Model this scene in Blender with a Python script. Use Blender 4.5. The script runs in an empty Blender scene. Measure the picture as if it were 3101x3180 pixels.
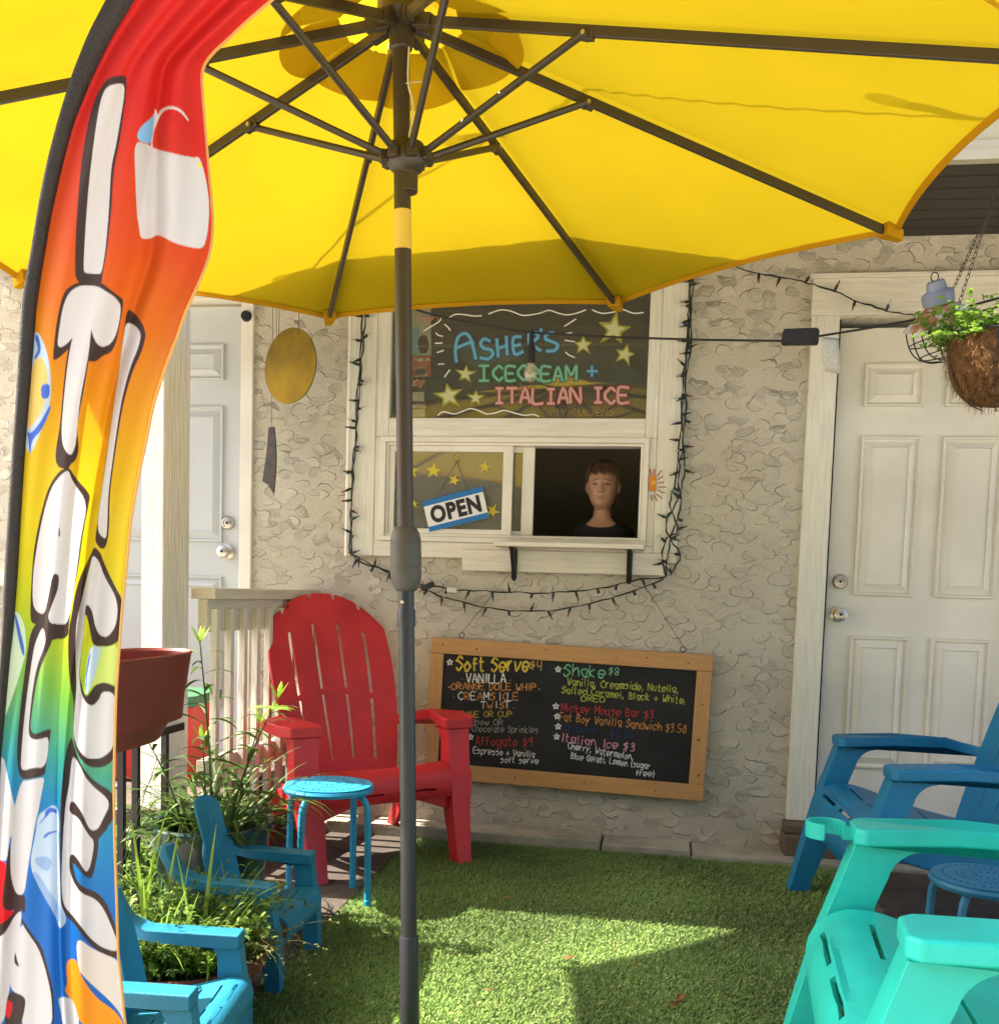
import bpy, math, random
import numpy as np
from mathutils import Vector, Matrix, Euler

# ------------------------------------------------------------------ camera, world, sun, exposure
SC = bpy.context.scene
COL = SC.collection
CAM_POS = np.array([0.0, -4.29061, 1.07224])
YAW, PITCH, ROLL = -0.1555872, 0.07356964, 0.03008974
_cy, _sy, _cp, _sp = math.cos(YAW), math.sin(YAW), math.cos(PITCH), math.sin(PITCH)
FWD = np.array([_sy*_cp, _cy*_cp, -_sp])
_r0 = np.array([_cy, -_sy, 0.0]); _u0 = np.cross(_r0, FWD)
RGT = math.cos(ROLL)*_r0 + math.sin(ROLL)*_u0
UPV = -math.sin(ROLL)*_r0 + math.cos(ROLL)*_u0
cam_d = bpy.data.cameras.new("camera")
cam = bpy.data.objects.new("camera", cam_d); COL.objects.link(cam)
cam.matrix_world = Matrix(((RGT[0], UPV[0], -FWD[0], CAM_POS[0]), (RGT[1], UPV[1], -FWD[1], CAM_POS[1]),
                           (RGT[2], UPV[2], -FWD[2], CAM_POS[2]), (0, 0, 0, 1)))
cam_d.sensor_fit = 'HORIZONTAL'; cam_d.sensor_width = 36.0
cam_d.lens = 36.0*3106/3101
cam_d.shift_y = 477.0/3101
cam_d.clip_start = 0.05; cam_d.clip_end = 500
SC.camera = cam

SUN_DIR = Vector((0.871, 0.010, -1.0)).normalized()          # the way the light travels
world = bpy.data.worlds.new("World"); SC.world = world; world.use_nodes = True
_nt = world.node_tree; _bg = _nt.nodes['Background']
_sky = _nt.nodes.new('ShaderNodeTexSky'); _sky.sky_type = 'NISHITA'; _sky.sun_disc = False
_sky.sun_elevation = math.asin(-SUN_DIR.z); _sky.sun_rotation = math.atan2(-SUN_DIR.x, -SUN_DIR.y)
_sky.dust_density = 4.0; _sky.ozone_density = 0.3; _sky.air_density = 0.8
_nt.links.new(_sky.outputs[0], _bg.inputs[0]); _bg.inputs[1].default_value = 0.15
sun_d = bpy.data.lights.new("sun", 'SUN'); sun_d.energy = 4.8; sun_d.angle = math.radians(0.53); sun_d.color = (1.0, 0.93, 0.80)
sun = bpy.data.objects.new("sun", sun_d); COL.objects.link(sun); sun.location = (-6, -1, 8)
sun.rotation_euler = SUN_DIR.to_track_quat('-Z', 'Y').to_euler()
SC.view_settings.view_transform = 'Standard'; SC.view_settings.look = 'None'
SC.view_settings.exposure = 2.05; SC.view_settings.gamma = 1.0
SC.cycles.max_bounces = 8; SC.cycles.diffuse_bounces = 5; SC.cycles.transparent_max_bounces = 12

rnd = random.Random(7)
nr = np.random.default_rng(11)
PX = 1.6287
def ray(x, y):
    return FWD*3106 + RGT*(x*PX-1550) - UPV*(y*PX-2067)
def on_y(x, y, Y=0.0):                       # a pixel of the photo laid out on the plane y = Y (the house wall is y = 0)
    v = ray(x, y); return Vector(CAM_POS + v*((Y-CAM_POS[1])/v[1]))
def on_z(x, y, Z=0.0):
    v = ray(x, y); return Vector(CAM_POS + v*((Z-CAM_POS[2])/v[2]))
def on_d(x, y, D):
    return Vector(CAM_POS + ray(x, y)/3106*D)

# ------------------------------------------------------------------ materials
def mat(name, col, rough=0.6, var=0.0, scale=8.0, spec=0.35, bump=0.0, bscale=60.0, metal=0.0, trans=0.0, coat=0.0, stretch=None):
    m = bpy.data.materials.new(name); m.use_nodes = True
    nt = m.node_tree; b = nt.nodes['Principled BSDF']
    b.inputs['Base Color'].default_value = (*col, 1); b.inputs['Roughness'].default_value = rough
    b.inputs['Specular IOR Level'].default_value = spec; b.inputs['Metallic'].default_value = metal
    b.inputs['Coat Weight'].default_value = coat
    if var or bump:
        tc = nt.nodes.new('ShaderNodeTexCoord'); mp = nt.nodes.new('ShaderNodeMapping')
        nt.links.new(tc.outputs['Object'], mp.inputs[0])
        if stretch: mp.inputs['Scale'].default_value = stretch
    if var:
        n = nt.nodes.new('ShaderNodeTexNoise'); n.inputs['Scale'].default_value = scale; n.inputs['Detail'].default_value = 6
        nt.links.new(mp.outputs[0], n.inputs['Vector'])
        r = nt.nodes.new('ShaderNodeValToRGB')
        r.color_ramp.elements[0].position = 0.3; r.color_ramp.elements[1].position = 0.7
        r.color_ramp.elements[0].color = (*[c*(1-var) for c in col], 1); r.color_ramp.elements[1].color = (*[min(1, c*(1+var)) for c in col], 1)
        nt.links.new(n.outputs['Fac'], r.inputs[0]); nt.links.new(r.outputs[0], b.inputs['Base Color'])
        rr = nt.nodes.new('ShaderNodeMapRange'); rr.inputs[3].default_value = max(0.05, rough-0.08); rr.inputs[4].default_value = min(1, rough+0.1)
        nt.links.new(n.outputs['Fac'], rr.inputs[0]); nt.links.new(rr.outputs[0], b.inputs['Roughness'])
    if bump:
        n2 = nt.nodes.new('ShaderNodeTexNoise'); n2.inputs['Scale'].default_value = bscale; n2.inputs['Detail'].default_value = 5
        nt.links.new(mp.outputs[0], n2.inputs['Vector'])
        bp = nt.nodes.new('ShaderNodeBump'); bp.inputs['Strength'].default_value = bump; bp.inputs['Distance'].default_value = 0.01
        nt.links.new(n2.outputs['Fac'], bp.inputs['Height']); nt.links.new(bp.outputs[0], b.inputs['Normal'])
    if trans:
        out = nt.nodes['Material Output']; t = nt.nodes.new('ShaderNodeBsdfTranslucent'); mx = nt.nodes.new('ShaderNodeMixShader')
        mx.inputs[0].default_value = trans
        src = b.inputs['Base Color'].links[0].from_socket if b.inputs['Base Color'].links else None
        if src: nt.links.new(src, t.inputs['Color'])
        else: t.inputs['Color'].default_value = (*col, 1)
        nt.links.new(b.outputs[0], mx.inputs[1]); nt.links.new(t.outputs[0], mx.inputs[2]); nt.links.new(mx.outputs[0], out.inputs[0])
    return m

def attr_mat(name, rough=0.7, trans=0.0, spec=0.2, bump=0.0, bscale=300):     # colour comes from the mesh's own 'Col' attribute
    m = mat(name, (0.5, 0.5, 0.5), rough, spec=spec, bump=bump, bscale=bscale)
    nt = m.node_tree; b = nt.nodes['Principled BSDF']
    a = nt.nodes.new('ShaderNodeAttribute'); a.attribute_name = 'Col'
    nt.links.new(a.outputs['Color'], b.inputs['Base Color'])
    if trans:
        out = nt.nodes['Material Output']; t = nt.nodes.new('ShaderNodeBsdfTranslucent'); mx = nt.nodes.new('ShaderNodeMixShader')
        mx.inputs[0].default_value = trans; nt.links.new(a.outputs['Color'], t.inputs['Color'])
        nt.links.new(b.outputs[0], mx.inputs[1]); nt.links.new(t.outputs[0], mx.inputs[2]); nt.links.new(mx.outputs[0], out.inputs[0])
    return m

# ------------------------------------------------------------------ mesh helpers
class MB:
    def __init__(s): s.v = []; s.f = []
    def add(s, vs, fs):
        o = len(s.v); s.v += [tuple(map(float, p)) for p in vs]; s.f += [tuple(i+o for i in f) for f in fs]; return s
    def box(s, x0, x1, y0, y1, z0, z1):
        vs = [(x0,y0,z0),(x1,y0,z0),(x1,y1,z0),(x0,y1,z0),(x0,y0,z1),(x1,y0,z1),(x1,y1,z1),(x0,y1,z1)]
        return s.add(vs, [(0,3,2,1),(4,5,6,7),(0,1,5,4),(1,2,6,5),(2,3,7,6),(3,0,4,7)])
    def loft(s, rings, cap=True, closed=True):
        n = len(rings[0]); vs = [p for r in rings for p in r]; fs = []
        for i in range(len(rings)-1):
            for j in range(n if closed else n-1):
                k = (j+1) % n; fs.append((i*n+j, i*n+k, (i+1)*n+k, (i+1)*n+j))
        if cap and closed: fs.append(tuple(reversed(range(n)))); fs.append(tuple(range((len(rings)-1)*n, len(rings)*n)))
        return s.add(vs, fs)
    def tube(s, path, r, seg=8, cap=True):
        path = [Vector(p) for p in path]; rs = r if isinstance(r, (list, tuple)) else [r]*len(path)
        t = (path[1]-path[0]).normalized(); up = Vector((0,0,1)) if abs(t.z) < .9 else Vector((1,0,0))
        nrm = t.cross(up).normalized(); rings = []
        for i, p in enumerate(path):
            t = (path[min(i+1, len(path)-1)]-path[max(i-1, 0)])
            t = t.normalized() if t.length > 1e-9 else Vector((0,0,1))
            nrm = (nrm-t*nrm.dot(t)); nrm = nrm.normalized() if nrm.length > 1e-6 else t.orthogonal().normalized()
            b = t.cross(nrm)
            rings.append([p+(nrm*math.cos(2*math.pi*j/seg)+b*math.sin(2*math.pi*j/seg))*rs[i] for j in range(seg)])
        return s.loft(rings, cap)
    def lathe(s, prof, seg=32, c=(0,0,0), ax=None):
        rings = [[(r*math.cos(2*math.pi*j/seg), r*math.sin(2*math.pi*j/seg), z) for j in range(seg)] for r, z in prof]
        M = Matrix.Identity(3)
        if ax is not None: M = Vector((0,0,1)).rotation_difference(Vector(ax)).to_matrix()
        rings = [[M @ Vector(p)+Vector(c) for p in r] for r in rings]
        return s.loft(rings, cap=True)
    def prism(s, poly, axis, a, b):            # poly in the two other axes, extruded along axis from a to b
        def P(u, v, w): return {'x': (w,u,v), 'y': (u,w,v), 'z': (u,v,w)}[axis]
        n = len(poly); vs = [P(u,v,a) for u,v in poly]+[P(u,v,b) for u,v in poly]
        fs = [tuple(reversed(range(n))), tuple(range(n, 2*n))]+[(i,(i+1)%n,n+(i+1)%n,n+i) for i in range(n)]
        return s.add(vs, fs)
    def grid(s, P, nu, nv, mask=None):
        vs = [P(i, j) for j in range(nv) for i in range(nu)]; fs = []
        for j in range(nv-1):
            for i in range(nu-1):
                if mask is None or mask(i, j): fs.append((j*nu+i, j*nu+i+1, (j+1)*nu+i+1, (j+1)*nu+i))
        return s.add(vs, fs)
    def xf(s, M): s.v = [tuple(M @ Vector(p)) for p in s.v]; return s
    def build(s, name, m, parent=None, **k):
        me = bpy.data.meshes.new(name); me.from_pydata(s.v, [], s.f)
        return link_mesh(name, me, m, parent, **k)

def fix_normals(me):
    import bmesh
    bm = bmesh.new(); bm.from_mesh(me); bmesh.ops.recalc_face_normals(bm, faces=bm.faces)
    loose = [v for v in bm.verts if not v.link_faces]
    if loose: bmesh.ops.delete(bm, geom=loose, context='VERTS')
    bm.to_mesh(me); bm.free()

def link_mesh(name, me, m, parent=None, smooth=False, bevel=0.0, solid=0.0, sub=0, loc=None, fix=True, seg=2, sharp=40):
    if fix: fix_normals(me)
    me.materials.append(m)
    if smooth or bevel: me.polygons.foreach_set('use_smooth', [True]*len(me.polygons))
    if smooth and not bevel and sharp: me.set_sharp_from_angle(angle=math.radians(sharp))
    o = bpy.data.objects.new(name, me); COL.objects.link(o)
    if parent: o.parent = parent
    if loc is not None: o.location = loc
    if solid:
        md = o.modifiers.new('solid', 'SOLIDIFY'); md.thickness = solid; md.offset = 0
    if sub:
        md = o.modifiers.new('sub', 'SUBSURF'); md.levels = sub; md.render_levels = sub
    if bevel:
        md = o.modifiers.new('bevel', 'BEVEL'); md.width = bevel; md.segments = seg; md.limit_method = 'ANGLE'
        md.angle_limit = math.radians(35); md.harden_normals = True
    return o

def tag(o, label=None, cat=None, group=None, kind=None):
    if label: o['label'] = label
    if cat: o['category'] = cat
    if group: o['group'] = group
    if kind: o['kind'] = kind
    return o
def thing(name, label, cat, loc=(0,0,0), rz=0.0, group=None):
    o = bpy.data.objects.new(name, None); COL.objects.link(o); o.empty_display_size = .1
    o.location = loc; o.rotation_euler = (0, 0, rz)
    return tag(o, label, cat, group)
def copy_tree(o, parent=None):
    c = o.copy(); COL.objects.link(c)
    if parent: c.parent = parent
    for ch in list(o.children): copy_tree(ch, c)
    return c

def smooth_path(pts, n=6):                      # Catmull-Rom through the points
    P = [Vector(p) for p in pts]; out = []
    for i in range(len(P)-1):
        p0, p1, p2, p3 = P[max(i-1,0)], P[i], P[i+1], P[min(i+2,len(P)-1)]
        for k in range(n):
            t = k/n
            out.append(0.5*((2*p1)+(p2-p0)*t+(2*p0-5*p1+4*p2-p3)*t*t+(3*p1-p0-3*p2+p3)*t**3))
    return out+[P[-1]]
def rrect(x0, x1, z0, z1, r, n=4):
    pts = []
    for cx, cz, a in ((x1-r, z0+r, -90), (x1-r, z1-r, 0), (x0+r, z1-r, 90), (x0+r, z0+r, 180)):
        for k in range(n+1):
            t = math.radians(a+90*k/n); pts.append((cx+r*math.cos(t), cz+r*math.sin(t)))
    return pts
def np_mesh(name, V, F, m, parent=None, cols=None, smooth=False):   # fast path for leaves and blades; F is (n,k)
    me = bpy.data.meshes.new(name); n, k = F.shape
    me.vertices.add(len(V)); me.vertices.foreach_set('co', V.astype(np.float32).ravel())
    me.loops.add(n*k); me.loops.foreach_set('vertex_index', F.astype(np.int32).ravel())
    me.polygons.add(n); me.polygons.foreach_set('loop_start', np.arange(0, n*k, k, dtype=np.int32))
    me.polygons.foreach_set('loop_total', np.full(n, k, dtype=np.int32))
    me.update(calc_edges=True)
    if cols is not None:
        a = me.color_attributes.new('Col', 'FLOAT_COLOR', 'POINT')
        a.data.foreach_set('color', np.hstack([cols, np.ones((len(cols), 1))]).astype(np.float32).ravel())
    return link_mesh(name, me, m, parent, smooth=smooth, fix=False, sharp=0)

class Foliage:                                   # leaves and blades gathered into one mesh, each with its own tint
    def __init__(s): s.V = []; s.F = []; s.C = []; s.n = 0
    def strip(s, pts, w, side, col, fold=0.25):
        side = Vector(side).normalized(); N = len(pts)
        for i, p in enumerate(pts):
            p = Vector(p); ww = w[i]
            t = (Vector(pts[min(i+1,N-1)])-Vector(pts[max(i-1,0)])).normalized()
            nrm = side.cross(t)
            if nrm.length < 1e-6: nrm = Vector((0,0,1))
            nrm.normalize()
            s.V += [p-side*ww+nrm*ww*fold, p, p+side*ww+nrm*ww*fold]
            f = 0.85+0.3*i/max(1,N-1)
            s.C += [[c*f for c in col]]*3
        for i in range(N-1):
            a = s.n+3*i
            s.F += [(a,a+1,a+4,a+3),(a+1,a+2,a+5,a+4)]
        s.n += 3*N
    def blade(s, base, az, elev, L, w, droop, col, segs=6, shape='grass', twist=0.0):
        p = Vector(base); pts = [p.copy()]; e = elev
        for i in range(segs):
            d = Vector((math.cos(az)*math.cos(e), math.sin(az)*math.cos(e), math.sin(e)))
            p = p+d*(L/segs); pts.append(p.copy()); e -= droop/segs; az += twist/segs
        ws = []
        for i in range(segs+1):
            t = i/segs
            k = (1-t)**.6*(.7+.3*min(1, t*6)) if shape == 'grass' else max(.02, math.sin(math.pi*min(1, t*.93+.05))**.8)
            ws.append(max(w*k*.5, .0004))
        side = Vector((-math.sin(az), math.cos(az), rnd.uniform(-.35,.35)))
        s.strip(pts, ws, side, col)
        return pts
    def leaf(s, p, d, L, w, col):
        d = Vector(d).normalized(); side = d.cross(Vector((rnd.uniform(-.4,.4), rnd.uniform(-.4,.4), 1)))
        if side.length < 1e-4: side = Vector((1,0,0))
        p = Vector(p); s.strip([p, p+d*L*.35+Vector((0,0,.05*L)), p+d*L*.7+Vector((0,0,.04*L)), p+d*L-Vector((0,0,.1*L))], [w*.08, w*.5, w*.42, w*.03], side, col, .3)
    def build(s, name, m, parent=None):
        return np_mesh(name, np.array([tuple(v) for v in s.V]), np.array(s.F), m, parent, np.array(s.C), smooth=True)

def tint(c, v=.25):
    k = 1+rnd.uniform(-v, v); return [c[0]*k*(1+rnd.uniform(-.12,.12)), c[1]*k, c[2]*k*(1+rnd.uniform(-.2,.2))]

# ------------------------------------------------------------------ hand lettering: single strokes drawn as flat ribbons
G = {'A':"022842|1434",'B':"020827373625150525343332 1202".replace(' ',''),'C':"47382817060413223243",'D':"02082837463422 02".replace(' ',''),'E':"42020848|0535",'F':"0208 48|0535".replace(' ',''),
'G':"473828170604132232434525",'H':"0208|4248|0545",'I':"2228",'J':"18 38|28 2312 03".replace(' ',''),'K':"0208|480542",'L':"080242",'M':"0208244842",'N':"02084248",'O':"28170603122232434637 28".replace(' ',''),
'P':"0208283746352505",'R':"020828374635250542",'S':"473828170616354433221203",'T':"0848|2822",'U':"08041222 3244 48".replace(' ',''),'V':"082248",'W':"0812253248",'Y':"082548|2522",'Z':"08480242",
'a':"362616051322324 6|4632 42".replace(' ',''),'b':"0802|0415263645443222 1203".replace(' ',''),'c':"45361605041222 33".replace(' ',''),'d':"4842|442616050312 2243".replace(' ',''),'e':"0444453626160503122233",'f':"3727171 2|0535".replace(' ',''),
'g':"4535160503122244|4641301000",'h':"0802|0415263644 42".replace(' ',''),'i':"1612|1818",'k':"0802|3604 32".replace(' ',''),'l':"1812",'m':"0602|05162622|2536464 2".replace(' ',''),'n':"0602|0416263542",'o':"2615041222334435 26".replace(' ',''),
'p':"0600|05163645443212 03".replace(' ',''),'r':"0602|04152636",'s':"3616051535332202",'t':"1813223 2|0636".replace(' ',''),'u':"0603122233|3632",'v':"061246",'w':"06122 43246".replace(' ',''),'y':"061346|4613 00".replace(' ',''),
'$':"3717061535341302|2822 21".replace(' ',''),'4':"08043 4|3831".replace(' ',''),'8':"2818071534332212 0314353728".replace(' ',''),'3':"07283726152634332202",'5':"3808053534331202",'0':"281705031 22234352 8".replace(' ',''),'9':"3727170615353 8|3832".replace(' ',''),
'.':"1212",',':"1301",'(':"38161431",')':"18363411","'":"1817",'+':"0444|2226",'*':"1238 3303073812".replace(' ',''),' ':""}
WIDE = {'i':.45,'l':.45,'I':.55,'.':.4,',':.4,"'":.4,'r':.85,'t':.8,'f':.8,'(':.6,')':.5,'M':1.15,'W':1.15,'m':1.1,' ':.6}
def glyph(ch):
    out = []
    for st in G.get(ch, '').split('|'):
        st = st.replace(' ', '')
        pts = [(int(st[i]), int(st[i+1])-2) for i in range(0, len(st)-1, 2)]
        if len(pts) == 2 and pts[0] == pts[1]: pts = [pts[0], (pts[0][0]+.3, pts[0][1]+.3)]
        if pts: out.append(pts)
    return out
def text_strokes(s, x0, y0, x1, y1, h, serif=False):
    """strokes of s on a baseline running from (x0,y0) to (x1,y1) in photo pixels, h = capital height"""
    xs = 0.0; items = []
    for ch in s:
        wd = WIDE.get(ch, 1.0)
        if serif and ch == 'I': wd = .9
        items.append((ch, xs, wd)); xs += wd*4+1.5
    tot = max(xs-1.5, 1); k = math.hypot(x1-x0, y1-y0)/tot; ky = h/6.0
    ux, uy = (x1-x0)/math.hypot(x1-x0, y1-y0), (y1-y0)/math.hypot(x1-x0, y1-y0)
    res = []
    for ch, ox, wd in items:
        gl = glyph(ch); jx, jy = rnd.uniform(-.25,.25), rnd.uniform(-.35,.35)
        if serif and ch == 'I': gl = [[(2,0),(2,6)],[(.6,6),(3.4,6)],[(.6,0),(3.4,0)]]
        narrow = wd < .6 and not serif
        for st in gl:
            pts = []
            for a, b in st:
                gx = (ox+(a*wd if not narrow else a*wd*1.2)+jx)*k; gy = (b+jy)*ky
                pts.append((x0+ux*gx+uy*gy, y0+uy*gx-ux*gy))
            res.append(pts)
    return res
def ribbons(name, strokes, wpx, m, parent, Y, w3=True, wob=0.0):
    """flat strokes lying in the plane y = Y, drawn from photo-pixel polylines"""
    mb = MB(); eps = 0
    for st in strokes:
        P = [on_y(x, y, Y) for x, y in st]
        if len(P) > 2: P = smooth_path(P, 3)
        w = wpx*PX/3106*4.2
        for i in range(len(P)-1):
            a, b = P[i], P[i+1]; d = b-a
            if d.length < 1e-6: continue
            d.normalize(); n = Vector((-d.z, 0, d.x))*w*.5*(1+rnd.uniform(-wob, wob)); e = d*w*.35; eps += 1
            off = Vector((0, -0.00004*(eps % 50), 0))
            mb.add([a-e-n+off, b+e-n+off, b+e+n+off, a-e+n+off], [(0,1,2,3)])
    return mb.build(name, m, parent, fix=False)
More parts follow.
